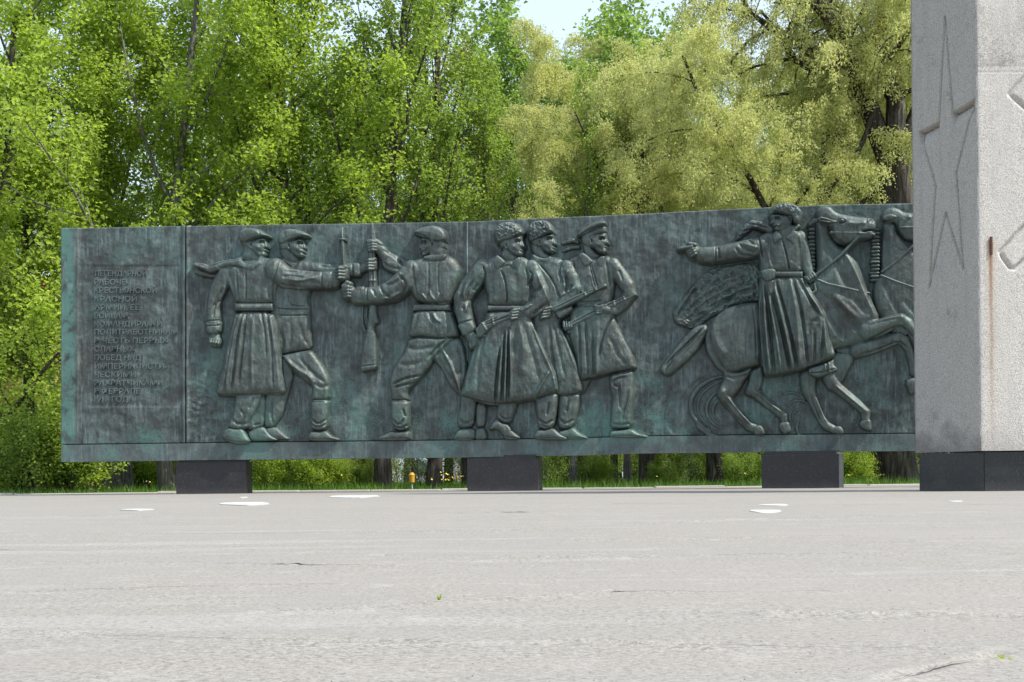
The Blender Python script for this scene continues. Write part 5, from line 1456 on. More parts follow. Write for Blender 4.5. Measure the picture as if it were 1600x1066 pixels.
class Tree:
    def __init__(s, seed, P):
        s.r = np.random.RandomState(seed); s.P = P; s.lines = []; s.tips = []
    def grow(s, p, d, L, rad, lev):
        P = s.P; r = s.r
        n = P['seg'][lev]
        pts = [p]; rr = [rad]
        q = np.array(p, float); d = np.array(d, float)
        for i in range(n):
            w_ = P['wob'][lev]
            d = d + r.normal(0, w_, 3) + np.array((0, 0, P['trop'][lev]))
            d /= np.linalg.norm(d)
            q = q + d * L / n
            pts.append(q.copy()); rr.append(rad * (1 - (1-P['taper'][lev]) * (i+1)/n))
        pts = np.array(pts); rr = np.array(rr)
        s.lines.append((pts, rr, lev))
        s.spawn(pts, rr, lev, L)
    def spawn(s, pts, rr, lev, L):
        P = s.P; r = s.r; n = len(pts) - 1
        last = P['levels'] - 1
        if lev >= last - P.get('leaflev', 0): s.tips.append((pts, lev))
        if lev == last: return
        nc = P['nch'][lev]
        nc = int(nc + r.randint(-max(1, nc//6), max(1, nc//6)+1))
        f0 = P['f0'][lev]
        ga = r.uniform(0, 6.28)
        for k in range(nc):
            f = f0 + (1-f0) * ((k + r.uniform(0.1, 0.9)) / nc)
            i = min(int(f*n), n-1); t = f*n - i
            b = pts[i]*(1-t) + pts[i+1]*t
            dd = pts[i+1]-pts[i]; dd /= np.linalg.norm(dd)
            a, c = perp(dd)
            ga += 2.4 + r.normal(0, 0.35)
            an = math.radians(P['ang'][lev] * (1 - 0.35*f) + r.normal(0, 7))
            nd = dd*math.cos(an) + (a*math.cos(ga) + c*math.sin(ga))*math.sin(an)
            ll = L * P['lr'][lev] * (1 - P['lf'][lev]*f) * r.uniform(0.75, 1.2)
            r2 = (rr[i]*(1-t)+rr[i+1]*t) * P['rr'][lev] * r.uniform(0.8, 1.1)
            s.grow(b, nd, ll, max(r2, 0.004), lev+1)
    def wood(s, name, sides):
        V = []; F = []; off_ = 0
        for pts, rr, lev in s.lines:
            k = sides[lev]; n = len(pts)
            T = np.gradient(pts, axis=0); T /= np.linalg.norm(T, axis=1)[:, None]
            a, _ = perp(T[0])
            A = a - T * (T @ a)[:, None]; A /= np.linalg.norm(A, axis=1)[:, None]
            B = np.cross(T, A)
            th = np.arange(k) * 2*math.pi/k
            rad = rr[:, None] * (1 + (0.10*np.sin(th*3 + lev)[None, :] if lev == 0 else 0))
            if lev == 0: rad[0] *= 1.35
            ring = pts[:, None, :] + A[:, None, :]*(np.cos(th)[None, :, None]*rad[..., None]) + B[:, None, :]*(np.sin(th)[None, :, None]*rad[..., None])
            V.append(ring.reshape(-1, 3))
            idx = off_ + np.arange(n*k).reshape(n, k)
            nx = np.roll(idx, -1, 1)
            F.append(np.stack([idx[:-1].ravel(), nx[:-1].ravel(), nx[1:].ravel(), idx[1:].ravel()], 1))
            off_ += n*k
        return np_mesh(name, np.vstack(V), np.vstack(F), True)
    def leaves(s, name, count, size, spread, upb=0.5, asp=0.7, droop=0.0):
        r = s.r
        segA = []; segB = []
        for pts, lev in s.tips:
            segA.append(pts[:-1]); segB.append(pts[1:])
        A = np.vstack(segA); B = np.vstack(segB)
        ln = np.linalg.norm(B-A, axis=1) + 1e-4
        # clumps: some twigs carry far more leaves than others
        wgt = ln * (0.25 + r.gamma(1.2, 1.0, len(ln)))
        i = r.choice(len(A), count, p=wgt/wgt.sum())
        t = r.uniform(0, 1, count)[:, None]
        c = A[i]*(1-t) + B[i]*t + r.normal(0, spread, (count, 3))
        return leaf_cloud(name, r, c, size, upb, asp, droop)

def leaf_cloud(name, r, c, size, upb=0.5, asp=0.7, droop=0.0):
    count = len(c)
    nrm = r.normal(0, 1, (count, 3)); nrm[:, 2] = np.abs(nrm[:, 2]) + upb
    nrm /= np.linalg.norm(nrm, axis=1)[:, None]
    ax = r.normal(0, 1, (count, 3)); ax[:, 2] -= droop
    ax -= nrm * (ax*nrm).sum(1)[:, None]; ax /= np.linalg.norm(ax, axis=1)[:, None] + 1e-9
    bx = np.cross(nrm, ax)
    sz = size * r.uniform(0.6, 1.25, count)[:, None]
    fold = nrm * sz * 0.14
    v0 = c - ax*sz*0.5; v2 = c + ax*sz*0.5
    v1 = c + bx*sz*asp*0.5 + fold - ax*sz*0.06; v3 = c - bx*sz*asp*0.5 + fold - ax*sz*0.06
    V = np.stack([v0, v1, v2, v3], 1).reshape(-1, 3)
    F = np.arange(count*4).reshape(count, 4)
    return np_mesh(name, V, F, False)

MAPLE = dict(levels=4, seg=[9,7,5,4], wob=[0.05,0.10,0.14,0.18], trop=[0.02,0.05,0.04,0.02], taper=[0.30,0.25,0.25,0.3], nch=[15,9,7,0], f0=[0.22,0.18,0.15,0], ang=[62,52,50,0], lr=[0.52,0.52,0.50,0], lf=[0.55,0.45,0.4,0], rr=[0.50,0.50,0.5,0], leaflev=1)
def variant(base, **kw):
    d = dict(base); d.update(kw); return d
SLIM = variant(MAPLE, nch=[17,6,5,0], f0=[0.25,0.15,0.15,0], ang=[34,34,38,0], lr=[0.42,0.5,0.5,0], trop=[0.03,0.10,0.06,0.03], rr=[0.42,0.5,0.5,0], wob=[0.035,0.07,0.10,0.14])
LOWM = variant(MAPLE, f0=[0.10,0.15,0.15,0], nch=[17,8,7,0], lr=[0.50,0.52,0.5,0])
WILL = variant(MAPLE, levels=4, seg=[8,8,8,7], nch=[9,9,13,0], f0=[0.28,0.25,0.15,0], ang=[46,50,55,0], lr=[0.62,0.50,0.50,0], lf=[0.35,0.35,0.3,0], trop=[0.02,0.02,-0.10,-0.34], wob=[0.07,0.13,0.12,0.10], taper=[0.45,0.3,0.3,0.4], rr=[0.62,0.5,0.35,0], leaflev=1)

def old_willow():
    P = variant(WILL, nch=[0,9,11,0], f0=[0.5,0.30,0.15,0], ang=[40,50,55,0], lr=[0.62,0.50,0.55,0])
    T = Tree(91, P)
    def path(p, rr, lev, L):
        q = np.array(p, float); t = np.linspace(0, 1, 9); u = np.linspace(0, 1, len(q))
        pts = np.stack([np.interp(t, u, q[:, k]) for k in range(3)], 1)
        pts[1:-1] += T.r.normal(0, 0.05, (7, 3))
        ra = np.interp(t, u, rr)
        T.lines.append((pts, ra, lev)); T.spawn(pts, ra, lev, L)
    path([(0,0,-0.1),(-0.05,0,3),(0.1,0.1,5.5),(0.05,0,7.3)], [0.42,0.36,0.34,0.33], 0, 1)
    path([(-0.05,0,6.8),(-0.55,0.1,8.2),(-1.1,0,9.5),(-2.0,-0.3,10.8),(-2.6,-0.5,12.4)], [0.24,0.20,0.17,0.12,0.05], 1, 6.5)
    path([(0.12,0.05,6.8),(-0.05,-0.1,8.2),(-0.25,-0.1,9.4),(0.05,0.1,11.2),(0.3,0,13.5)], [0.24,0.19,0.17,0.12,0.05], 1, 6.5)
    path([(0.15,0.1,6.6),(0.7,0.5,8.2),(1.5,0.8,9.8),(2.4,0.9,12.0)], [0.2,0.16,0.12,0.05], 1, 6)
    path([(-0.7,0.1,8.6),(-2.0,0.4,9.3),(-3.2,0.3,10.6)], [0.12,0.09,0.04], 1, 4)
    me_w = T.wood('trunk', (12, 8, 5, 3)); me_w.materials.append(BARK_W)
    me_l = T.leaves('crown', 60000, 0.075, 0.06, upb=0.0, asp=0.45, droop=1.2); me_l.materials.append(LEAF_C)
    return (me_w, me_l, 13.5)
def proto(name, seed, P, H, r0, bark, leafm, nleaf, lsize, spread, lean=(0,0), crown_kw=None):
    T = Tree(seed, P)
    T.grow(np.array((0, 0, -0.1)), np.array((lean[0], lean[1], 1.0))/math.sqrt(1+lean[0]**2+lean[1]**2), H*0.82, r0, 0)
    me_w = T.wood('trunk', (10, 6, 4, 3)); me_w.materials.append(bark)
    me_l = T.leaves('crown', nleaf, lsize, spread, **(crown_kw or {})); me_l.materials.append(leafm)
    return (me_w, me_l, H)
PR = {
 'mapleA': proto('a', 11, MAPLE, 13.5, 0.16, BARK_L, LEAF_A, 46000, 0.10, 0.12),
 'mapleB': proto('b', 23, LOWM, 12.5, 0.17, BARK, LEAF_A, 46000, 0.10, 0.12),
 'mapleC': proto('c', 37, MAPLE, 14.0, 0.16, BARK_L, LEAF_B, 21000, 0.105, 0.13),
 'slimA': proto('d', 41, SLIM, 12.0, 0.125, BARK_L, LEAF_B, 15000, 0.085, 0.09),
 'slimD': proto('i', 47, SLIM, 12.5, 0.15, BARK, LEAF_B, 15000, 0.085, 0.09),
 'slimB': proto('e', 53, SLIM, 13.0, 0.12, BARK, LEAF_E, 9000, 0.08, 0.09),
 'cool': proto('f', 67, MAPLE, 14.5, 0.18, BARK, LEAF_D, 22000, 0.16, 0.16),
 'willow': proto('g', 71, WILL, 12.5, 0.22, BARK_W, LEAF_C, 210000, 0.075, 0.08, crown_kw=dict(upb=0.0, asp=0.45, droop=1.2)),
 'willowB': old_willow(),
}
rt = random.Random(77)
_lm = [(-60,'beyond the left picture edge'),(15,'at the far left edge'),(96,'just left of the wall end'),(200,'behind the left inscription half'),(290,'behind the right inscription half'),(345,'behind the scarf of the first man'),(420,'behind the man in the greatcoat'),(500,'behind the second worker in a cap'),(560,'behind the raised bayonet'),(625,'behind the upright rifle'),(725,'behind the man in the belted blouse'),(825,'behind the front soldier in fur hat'),(885,'behind the middle soldier in fur hat'),(965,'behind the sailor'),(1050,'behind the empty wall beside the sailor'),(1120,'behind the pointing arm of the rider'),(1190,'behind the blown cape'),(1260,'behind the rider'),(1345,'behind the first horse head'),(1440,'behind the second horse'),(1600,'hidden by the tall pylon'),(9999,'beyond the right picture edge')]
def landmark(px):
    for a, t in _lm:
        if px < a: return t

def tree(kind, px, D, s, rz, label, cat='tree', group=None, sx=1.0, z=-0.06, trunk=True):
    w_, l_, H_ = PR[kind]
    nm = 'willow_tree' if 'willow' in kind else ('slender_tree' if 'slim' in kind else 'broadleaf_tree')
    t = empty(nm, (gx(px, D), D, z), rz)
    t.scale = (s*sx, s*sx, s)
    tag(t, label, cat, group)
    if trunk: link('trunk', w_, None, t)
    c = link('crown', l_, None, t); c['kind'] = 'stuff'
    return t
front_trees = [
 ('mapleB', -40, 28.0, 0.95, 0.4, 'dark trunk tree at the far left edge in front of the ochre house'),
 ('mapleB', 52, 29.5, 0.80, 2.2, 'leaning thin leafy tree just left of the wall end'),
 ('mapleA', 176, 32.0, 0.98, 1.1, 'bright green tree behind the inscription, left of a trunk pair'),
 ('slimA', 199, 33.5, 0.95, 0.2, 'slim grey tree behind the inscription, right of a trunk pair'),
 ('mapleA', 262, 30.0, 1.05, 3.9, 'large bright green tree with thick trunk by the left granite block'),
 ('mapleB', 447, 31.0, 1.02, 5.0, 'bright green tree with pale trunk right of the left granite block'),
 ('slimA', 500, 33.0, 1.05, 0.7, 'leafy green tree behind the man in the greatcoat'),
 ('slimD', 598, 30.0, 1.12, 2.8, 'slender tree behind the upright rifle with bare lower trunk'),
 ('slimD', 678, 31.0, 1.05, 4.4, 'slender tree left of the middle granite block'),
 ('slimB', 730, 33.0, 0.95, 1.9, 'sparse budding tree rising behind the middle granite block'),
 ('slimA', 790, 32.0, 0.84, 0.1, 'low slender tree behind the soldier in front'),
 ('slimA', 896, 31.0, 0.80, 3.3, 'slender tree right of the middle granite block'),
 ('slimB', 958, 33.0, 0.72, 5.6, 'thin budding tree in the gap behind the sailor'),
 ('slimA', 981, 32.5, 0.70, 1.2, 'thin curved tree in the gap behind the sailor'),
 ('slimB', 1006, 32.0, 0.72, 2.5, 'darker tree close to the right of the curved thin one'),
 ('slimA', 1079, 32.5, 0.70, 0.9, 'slender tree in the gap left of the right granite block'),
 ('willow', 1012, 31.0, 0.50, 1.3, 'low pale willow crown above the sailor and the bare wall beside him'),
 ('willow', 1120, 30.5, 0.74, 4.0, 'pale yellow willow crown above the empty stretch of wall', ),
 ('willow', 1234, 29.5, 0.92, 2.1, 'pale yellow weeping willow behind the rider'),
 ('willowB', 1402, 30.0, 1.0, 0.0, 'old willow with thick dark forked trunk beside the pylon'),
]
for f_ in front_trees: tree(*f_)
back = []
G2 = 'trees standing in the second and third rows'
for px, D, k, s in (
 (-330,46,'mapleA',1.05),(-150,48,'mapleC',1.0),(95,47,'mapleC',1.05),(345,43,'mapleC',1.1),(440,50,'slimA',1.3),(250,52,'slimD',1.35),
 (520,46,'slimA',1.25),(570,52,'slimB',1.25),(640,44,'slimA',1.22),(700,46,'slimB',1.1),(760,50,'slimA',1.18),(575,47,'slimA',1.2),(830,45,'slimD',1.05),(885,52,'cool',1.22),(960,48,'cool',1.16),(805,55,'cool',1.32),
 (1030,50,'mapleC',1.05),(1100,46,'willow',1.12),(1180,48,'mapleC',1.1),(1290,44,'willow',1.15),(1360,50,'mapleC',1.15),(1460,46,'willow',1.1),(1560,50,'mapleC',1.2),(1650,45,'mapleA',1.2),(1750,52,'mapleC',1.2),(1850,46,'mapleC',1.2),
 (-450,44,'mapleA',1.1),(-560,50,'mapleC',1.1),(1960,50,'mapleA',1.1)):
    lab = {'mapleA': 'bright green broadleaf tree in the rows behind the front trees', 'mapleC': 'mid green broadleaf tree in the rows behind the front trees', 'slimA': 'tall slim tree in the rows behind the front trees', 'slimD': 'tall slim dark-barked tree in the rows behind the front trees', 'slimB': 'tall sparse budding tree in the rows behind the front trees', 'cool': 'tall large-leaved tree rising against the open sky', 'willow': 'pale yellow willow in the rows behind the front trees'}[k]
    tree(k, px, D, s, rt.uniform(0, 6.28), lab.replace(' in the rows behind the front trees', '').replace(' rising against the open sky', '') + (' in the second row ' if D < 48.5 else ' in the third row ') + landmark(px), 'tree', G2)
G3 = 'far trees at the back of the park'
for i in range(8):
    px = (-280, -160, 1020, 1130, 1250, 1380, 1520, 330)[i] + rt.uniform(-25, 25)
    D = rt.uniform(78, 118)
    if 470 < px < 1000: D = rt.uniform(200, 240)
    tree(rt.choice(['mapleC', 'mapleA', 'mapleC', 'cool']), px, D, rt.uniform(0.42, 0.55), rt.uniform(0, 6.28), 'low far green tree ' + landmark(px), 'tree', G3)

# shrubs
def bush_proto(seed, n, R_, H_, leafm, size):
    r = np.random.RandomState(seed)
    P = dict(levels=3, seg=[6,4,3], wob=[0.10,0.15,0.2], trop=[0.05,0.04,0.0], taper=[0.3,0.3,0.3], nch=[9,6,0], f0=[0.12,0.1,0], ang=[45,50,0], lr=[0.5,0.5,0], lf=[0.3,0.3,0], rr=[0.5,0.5,0], leaflev=1)
    T = Tree(seed, P)
    for k in range(9):
        a = r.uniform(0, 6.28); q = r.uniform(0.1, 0.6)
        T.grow(np.array((0.25*R_*math.cos(a), 0.25*R_*math.sin(a), -0.05)), np.array((q*math.cos(a), q*math.sin(a), 1))/math.sqrt(1+q*q), H_*r.uniform(0.6, 1.0), 0.018, 0)
    w_ = T.wood('stems', (5, 4, 3)); w_.materials.append(BARK)
    l_ = T.leaves('foliage', n, size, 0.09); l_.materials.append(leafm)
    return (w_, l_)
BU = [bush_proto(5, 9000, 1.0, 2.0, LEAF_A, 0.075), bush_proto(6, 8000, 1.2, 1.7, LEAF_B, 0.07), bush_proto(8, 3000, 0.9, 2.0, LEAF_B, 0.065)]
GB = 'shrubs growing under the trees behind the wall'
def bush(k, px, D, s):
    t = empty('shrub', (gx(px, D), D, -0.06), rt.uniform(0, 6.28)); t.scale = (s, s, s*rt.uniform(0.85, 1.15))
    tag(t, ('bright green dense shrub', 'mid green rounded shrub', 'thin open shrub')[k] + (' close ' if D < 33 else (' standing ' if D < 40 else ' far back ')) + landmark(px), 'shrub', GB)
    link('stems', BU[k][0], None, t)
    c = link('foliage', BU[k][1], None, t); c['kind'] = 'stuff'
for px in range(-90, 560, 46): bush(rt.choice((0, 1)), px + rt.uniform(-12, 12), rt.uniform(34.5, 41), rt.uniform(0.8, 1.35))
for px in (-90, -35, 20, 74, 118): bush(rt.choice((0, 1)), px, rt.uniform(27.2, 30), rt.uniform(0.7, 1.1))
for px in (405, 425, 472, 486, 525, 545, 565, 860, 872, 925, 940, 1035, 1055, 1100, 1118, 1140, 1162, 1180, 1322, 1340, 1358): bush(rt.choice((0, 1, 2)), px, rt.uniform(29.0, 33.0), rt.uniform(0.25, 0.55))
for px in range(560, 800, 40): bush(2, px + rt.uniform(-12, 12), rt.uniform(34, 52), rt.uniform(0.5, 0.9))
for px in range(820, 1440, 42): bush(rt.choice((0, 1, 2)), px + rt.uniform(-14, 14), rt.uniform(33.5, 44), rt.uniform(0.6, 1.15))
for px in range(-160, 1460, 62):
    if 555 < px < 740 or 1090 < px < 1200: continue
    bush(rt.choice((0, 1)), px + rt.uniform(-20, 20), rt.uniform(42, 60), rt.uniform(1.2, 1.8))

# grass
rg = np.random.RandomState(3)
ng_ = 90000
gxv = rg.uniform(-24, 20, ng_); gyv = EDGE_Y + 0.35 + 26 * rg.uniform(0, 1, ng_)**1.8
hgt = rg.uniform(0.05, 0.26, ng_) * (0.6 + 0.8 * fbm(gxv*0.6, gyv*0.6, 12, 3)) * (0.55 + 0.45*np.clip((gyv-EDGE_Y)/2, 0, 1))
an = rg.uniform(0, 6.28, ng_); wd = rg.uniform(0.006, 0.013, ng_)
le = rg.normal(0, 0.10, (ng_, 2)) * hgt[:, None] * 3
b0 = np.stack([gxv - wd*np.cos(an), gyv - wd*np.sin(an), np.full(ng_, -0.07)], 1)
b1 = np.stack([gxv + wd*np.cos(an), gyv + wd*np.sin(an), np.full(ng_, -0.07)], 1)
tp = np.stack([gxv + le[:, 0], gyv + le[:, 1], hgt - 0.06], 1)
go = link('grass', np_mesh('grass', np.stack([b0, b1, tp], 1).reshape(-1, 3), np.arange(ng_*3).reshape(-1, 3), False), GRASS)
tag(go, 'long green meadow grass behind the platform edge', 'grass', kind='stuff')
m_y, n_y, b_y = mat_new('dandelion_yellow'); b_y.inputs['Base Color'].default_value = (0.75, 0.50, 0.02, 1)
dpt = [(gx(rt.uniform(686, 722), 27.5+rt.uniform(0, 3)), 28+rt.uniform(-1, 4), rt.uniform(0.17, 0.34)) for _ in range(22)] + [(rt.uniform(-14, 10), rt.uniform(26.5, 40), rt.uniform(0.12, 0.3)) for _ in range(30)]
V = []; F = []
for x, y, z in dpt:
    o_ = len(V); rr_ = rt.uniform(0.018, 0.03)
    V += [(x+rr_*math.cos(a), y+rr_*math.sin(a)*0.8, z + 0.3*rr_*math.sin(a*2)) for a in [k*math.pi/3 for k in range(6)]] + [(x, y, z+rr_*0.8), (x, y, z-rr_*0.7)]
    F += [(o_+k, o_+(k+1) % 6, o_+6) for k in range(6)] + [(o_+(k+1) % 6, o_+k, o_+7) for k in range(6)]
tag(link('dandelions', np_mesh('dandelions', np.array(V), np.array(F), False), m_y), 'yellow dandelion heads dotted through the meadow grass', 'flowers', kind='stuff')

# ------------------------------------------------------------------ far buildings
def plain(name, col, rough=0.85, var=0.25, sc=4):
    m, n, b = mat_new(name)
    d = tuple(x*(1-var) for x in col)
    n.links.new(ramp(n, noise(n, coords(n), sc, 5, 0.6), [(0.3, d), (0.7, col)]), b.inputs['Base Color'])
    b.inputs['Roughness'].default_value = rough
    return m
OCHRE = plain('ochre_render', (0.42, 0.30, 0.11)); REDT = plain('red_roof_tile', (0.28, 0.09, 0.055)); PALE = plain('pale_plaster', (0.48, 0.44, 0.42)); GREYW = plain('grey_boards', (0.34, 0.33, 0.31)); WHITEW = plain('white_paint', (0.75, 0.75, 0.73)); BLUEP = plain('pale_blue_paint', (0.36, 0.50, 0.58)); SLATE = plain('grey_sheet_roof', (0.17, 0.18, 0.19))
GLASS = bpy.data.materials.new('window_glass'); GLASS.use_nodes = True
gb = GLASS.node_tree.nodes['Principled BSDF']; gb.inputs['Base Color'].default_value = (0.03, 0.035, 0.04, 1); gb.inputs['Roughness'].default_value = 0.08
def house(name, x0, x1, y0, y1, hw, hr, wallm, roofm, wins, label, ridge='x', trim=None):
    t = empty(name, ((x0+x1)/2, y0, -0.06)); tag(t, label, 'house')
    W2_ = (x1-x0)/2; dp = y1-y0
    bm = bmesh.new()
    # walls with real window openings on the front
    xs = sorted({-W2_, W2_} | {w_[0] for w_ in wins} | {w_[1] for w_ in wins}); zs = sorted({0, hw} | {w_[2] for w_ in wins} | {w_[3] for w_ in wins})
    for i in range(len(xs)-1):
        for j in range(len(zs)-1):
            cx, cz = (xs[i]+xs[i+1])/2, (zs[j]+zs[j+1])/2
            if any(w_[0] < cx < w_[1] and w_[2] < cz < w_[3] for w_ in wins): continue
            bm.faces.new([bm.verts.new(p) for p in ((xs[i], 0, zs[j]), (xs[i+1], 0, zs[j]), (xs[i+1], 0, zs[j+1]), (xs[i], 0, zs[j+1]))])
    for w_ in wins:
        a, b_, c, d = w_
        for q in (((a,0,c),(a,0.18,c),(a,0.18,d),(a,0,d)), ((b_,0,c),(b_,0,d),(b_,0.18,d),(b_,0.18,c)), ((a,0,c),(b_,0,c),(b_,0.18,c),(a,0.18,c)), ((a,0,d),(a,0.18,d),(b_,0.18,d),(b_,0,d))):
            bm.faces.new([bm.verts.new(p) for p in q])
    for q in (((-W2_,0),(-W2_,dp)), ((-W2_,dp),(W2_,dp)), ((W2_,dp),(W2_,0))):
        bm.faces.new([bm.verts.new(p) for p in ((*q[0],0),(*q[1],0),(*q[1],hw),(*q[0],hw))])
    if ridge == 'y':
        for yy in (0, dp): bm.faces.new([bm.verts.new(p) for p in ((-W2_,yy,hw),(W2_,yy,hw),(0,yy,hw+hr*0.97))])
    else:
        for xx in (-W2_, W2_): bm.faces.new([bm.verts.new(p) for p in ((xx,0,hw),(xx,dp,hw),(xx,dp/2,hw+hr*0.97))])
    bm_obj('wall', bm, wallm, t)
    e = 0.35
    bm = bmesh.new()
    if ridge == 'y':
        k = hr/W2_
        for s_ in (-1, 1):
            lo = (s_*(W2_+e), hw-k*e); up = (0, hw+hr)
            vs = [bm.verts.new((x_, y_, z_+dz)) for dz in (0.02, 0.14) for (x_, z_, y_) in ((lo[0],lo[1],-e),(up[0],up[1],-e),(up[0],up[1],dp+e),(lo[0],lo[1],dp+e))]
            for f in ((0,1,2,3),(4,5,6,7),(0,1,5,4),(1,2,6,5),(2,3,7,6),(3,0,4,7)): bm.faces.new([vs[i] for i in f])
    else:
        k = hr/(dp/2)
        for s_ in (0, 1):
            ylo = -e if s_ == 0 else dp+e
            vs = [bm.verts.new((x_, y_, z_+dz)) for dz in (0.02, 0.14) for (x_, y_, z_) in ((-W2_-e,ylo,hw-k*e),(W2_+e,ylo,hw-k*e),(W2_+e,dp/2,hw+hr),(-W2_-e,dp/2,hw+hr))]
            for f in ((0,1,2,3),(4,5,6,7),(0,1,5,4),(1,2,6,5),(2,3,7,6),(3,0,4,7)): bm.faces.new([vs[i] for i in f])
    rf = bm_obj('roof', bm, roofm, t)
    bm = bmesh.new(); add_box(bm, W2_*0.4, W2_*0.4+0.6, dp*0.45, dp*0.45+0.6, hw+hr*0.6, hw+hr+0.7)
    bm_obj('chimney', bm, REDT, rf)
    if trim is not None:
        bm = bmesh.new()
        for s_ in (-1, 1):
            a = (s_*(W2_+e), hw-hr/W2_*e+0.02); b_ = (0, hw+hr+0.02)
            vs = [bm.verts.new(p) for p in ((a[0],-e-0.04,a[1]-0.14),(b_[0],-e-0.04,b_[1]-0.14),(b_[0],-e-0.04,b_[1]+0.13),(a[0],-e-0.04,a[1]+0.13),(a[0],-e-0.005,a[1]-0.14),(b_[0],-e-0.005,b_[1]-0.14),(b_[0],-e-0.005,b_[1]+0.13),(a[0],-e-0.005,a[1]+0.13))]
            for f in ((0,1,2,3),(7,6,5,4),(0,1,5,4),(2,3,7,6)): bm.faces.new([vs[i] for i in f])
        bm_obj('bargeboard', bm, trim, rf)
    for w_ in wins:
        a, b_, c, d = w_
        bm = bmesh.new(); f_ = 0.07
        add_box(bm, a, a+f_, 0.06, 0.14, c, d); add_box(bm, b_-f_, b_, 0.06, 0.14, c, d)
        add_box(bm, a+f_, b_-f_, 0.06, 0.14, c, c+f_); add_box(bm, a+f_, b_-f_, 0.06, 0.14, d-f_, d)
        add_box(bm, (a+b_)/2-0.03, (a+b_)/2+0.03, 0.06, 0.14, c+f_, d-f_)
        fo = bm_obj('window', bm, WHITEW, t)
        bm = bmesh.new(); add_box(bm, a+f_, b_-f_, 0.10, 0.12, c+f_, d-f_); bm_obj('pane', bm, GLASS, fo)
    return t
wins = [(x-0.55, x+0.55, z, z+1.4) for x in (-6.2, -3.6, -1.0, 1.6, 4.2, 6.4) for z in (0.9, 3.9)]
house('ochre_house', -36, -18.6, 56, 66, 6.2, 2.9, OCHRE, REDT, [w_ for w_ in wins], 'ochre two-storey house with red roof glimpsed through leaves at far left')
D_ = 175.0
house('gabled_cottage', gx(627, D_), gx(681, D_), D_, D_+9, 1.35, 1.55, GREYW, SLATE, [(-1.3, -0.5, 0.5, 1.2), (0.6, 1.4, 0.5, 1.2)], 'small grey gabled cottage seen under the wall left of the middle block', 'y', BLUEP)
house('long_pale_building', gx(545, 150), gx(612, 150), 150, 160, 3.6, 1.6, PALE, SLATE, [(-1.6, -0.7, 1.0, 2.2), (0.3, 1.2, 1.0, 2.2)], 'pale plastered building beyond the meadow left of the cottage')
house('low_pale_building', gx(1085, 120), gx(1215, 120), 120, 130, 3.4, 1.6, PALE, REDT, [(-2.6, -1.8, 1.0, 2.1), (0, 0.8, 1.0, 2.1), (2.0, 2.8, 1.0, 2.1)], 'pale low building glimpsed between shrubs left of the right block')
house('white_walled_building', gx(706, 165), gx(800, 165), 165, 175, 3.2, 1.8, PALE, SLATE, [(-2.6, -1.7, 1.0, 2.2), (1.2, 2.1, 1.0, 2.2)], 'pale building half hidden behind the trunks next to the middle block')

# little yellow marker post in the grass
mp = empty('marker_post', (gx(643.5, 26.4), 26.4, -0.06)); tag(mp, 'small yellow marker post standing in the meadow grass', 'marker post')
YEL = plain('yellow_orange_paint', (0.72, 0.38, 0.02), 0.5)
bm = bmesh.new(); bmesh.ops.create_cone(bm, cap_ends=True, segments=10, radius1=0.018, radius2=0.016, depth=0.22, matrix=Matrix.Translation((0, 0, 0.11))); bm_obj('stem', bm, PALE, mp)
bm = bmesh.new()
bmesh.ops.create_cone(bm, cap_ends=True, segments=12, radius1=0.05, radius2=0.055, depth=0.13, matrix=Matrix.Translation((0, 0, 0.27)))
bmesh.ops.create_cone(bm, cap_ends=True, segments=12, radius1=0.062, radius2=0.03, depth=0.05, matrix=Matrix.Translation((0.0, 0, 0.362)))
bm_obj('head', bm, YEL, mp)

# ------------------------------------------------------------------ grit on the platform
rp = np.random.RandomState(8)
V = []; F = []
for k_ in range(900):
    d = math.exp(rp.uniform(math.log(1.35), math.log(9.0))); x = rp.uniform(-0.42, 0.42) * d
    r_ = rp.uniform(0.0004, 0.0013) * (1 + d*0.10)
    i_ = int((math.log(d) - math.log(0.9)) / (math.log(EDGE_Y) - math.log(0.9)) * 559); c_ = int((x / (d*0.62) + 1) / 2 * 699)
    z = Zg[i_, c_]
    o_ = len(V)
    V += [(x + r_*rp.uniform(.7,1.3)*math.cos(a), d + r_*rp.uniform(.7,1.3)*math.sin(a), z) for a in (0, 1.26, 2.5, 3.77, 5.0)] + [(x + rp.normal(0, r_*0.3), d, z + r_*rp.uniform(0.7, 1.3))]
    F += [(o_+q, o_+(q+1) % 5, o_+5) for q in range(5)]
tag(link('grit', np_mesh('grit', np.array(V), np.array(F), False), plain('grit_stone', (0.22, 0.205, 0.185), 0.9, 0.6, 90)), 'fine loose grit scattered over the pale platform', 'grit', kind='stuff')

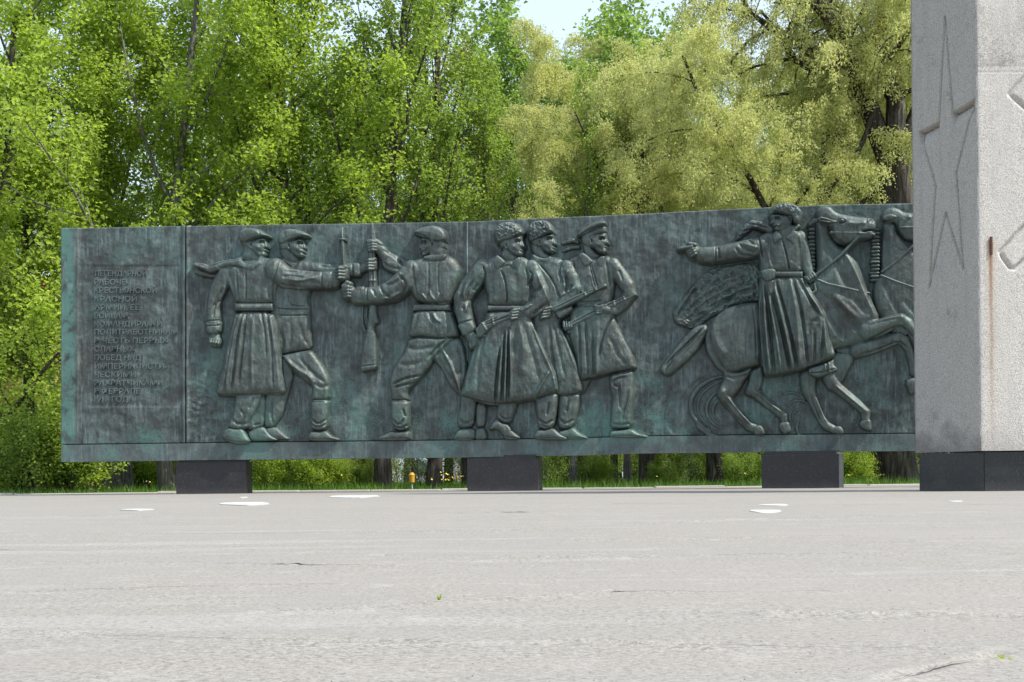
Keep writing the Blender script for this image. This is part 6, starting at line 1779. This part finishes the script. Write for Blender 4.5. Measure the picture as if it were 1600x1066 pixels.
# ------------------------------------------------------------------ weeds on the platform
def weed(px, py, h, n, seed, label, spread=0.5):
    a, b_ = unroll(px, py); d = HC*FPX/b_
    r = random.Random(seed)
    V = []; F = []
    for i in range(n):
        an_ = r.uniform(0, 6.28); le_ = h*r.uniform(0.7, 1.0); q = r.uniform(0.15, spread); w_ = le_*0.16
        dx_, dy_ = math.cos(an_), math.sin(an_); o_ = len(V)
        for t in (0, 0.4, 0.75, 1.0):
            ww = w_ * (0.4, 1.0, 0.8, 0.02)[(0, 0.4, 0.75, 1.0).index(t)]
            c_ = (dx_*q*le_*t, dy_*q*le_*t, le_*t*(1-0.2*t*q))
            V += [(c_[0]-dy_*ww, c_[1]+dx_*ww, c_[2]), (c_[0], c_[1], c_[2]-ww*0.4), (c_[0]+dy_*ww, c_[1]-dx_*ww, c_[2])]
        for k in range(3):
            F += [(o_+3*k, o_+3*k+1, o_+3*k+4, o_+3*k+3), (o_+3*k+1, o_+3*k+2, o_+3*k+5, o_+3*k+4)]
    o = link('weed', np_mesh('weed', np.array(V), np.array(F), True), LEAF_A)
    o.location = (a/FPX*d, d, -0.002)
    tag(o, label, 'weed')
weed(686, 940, 0.017, 6, 2, 'tiny upright green seedling in the crack left of centre', 0.35)
weed(1567, 1032, 0.010, 9, 5, 'flat tuft of bright green weed near the lower right corner', 1.6)
weed(966, 925, 0.006, 6, 8, 'tiny green sprout in the crack right of centre', 0.5)
DRY = plain('dry_grass', (0.30, 0.20, 0.10), 0.9, 0.4, 40)
V = []; r = random.Random(6)
jt = JT[0]
for _ in range(1500):
    t = r.random()
    px = 690 + t*150 if r.random() < 0.75 else 440 + t*850
    py = np.interp(px, [430,560,690,830,960,1100,1290], [958,952,943,935,924,926,925]) + r.gauss(0, 1.0)
    g_ = gpt(px, py); h_ = r.uniform(0.001, 0.0038); q = r.uniform(-0.006, 0.006); q2 = r.uniform(-0.004, 0.004); w_ = 0.0004
    V += [(g_[0]-w_, g_[1], -0.006), (g_[0]+w_, g_[1], -0.006), (g_[0]+q, g_[1]+q2, h_-0.002)]
tag(link('dry_grass', np_mesh('dry_grass', np.array(V), np.arange(len(V)).reshape(-1, 3), False), DRY), 'brown dry grass lodged along a crack in the platform', 'dry grass', kind='stuff')

# ------------------------------------------------------------------ tell apart the few neighbours that would share a label
_by = {}
for o in list(SC.objects):
    if o.parent is None and 'label' in o.keys(): _by.setdefault(o['label'], []).append(o)
for lab_, obs in _by.items():
    if 2 <= len(obs) <= 3:
        obs.sort(key=lambda q: q.location.x / max(q.location.y, 1))
        names_ = ('left', 'right') if len(obs) == 2 else ('leftmost', 'middle', 'rightmost')
        for o, w_ in zip(obs, names_): o['label'] = w_ + ' ' + lab_
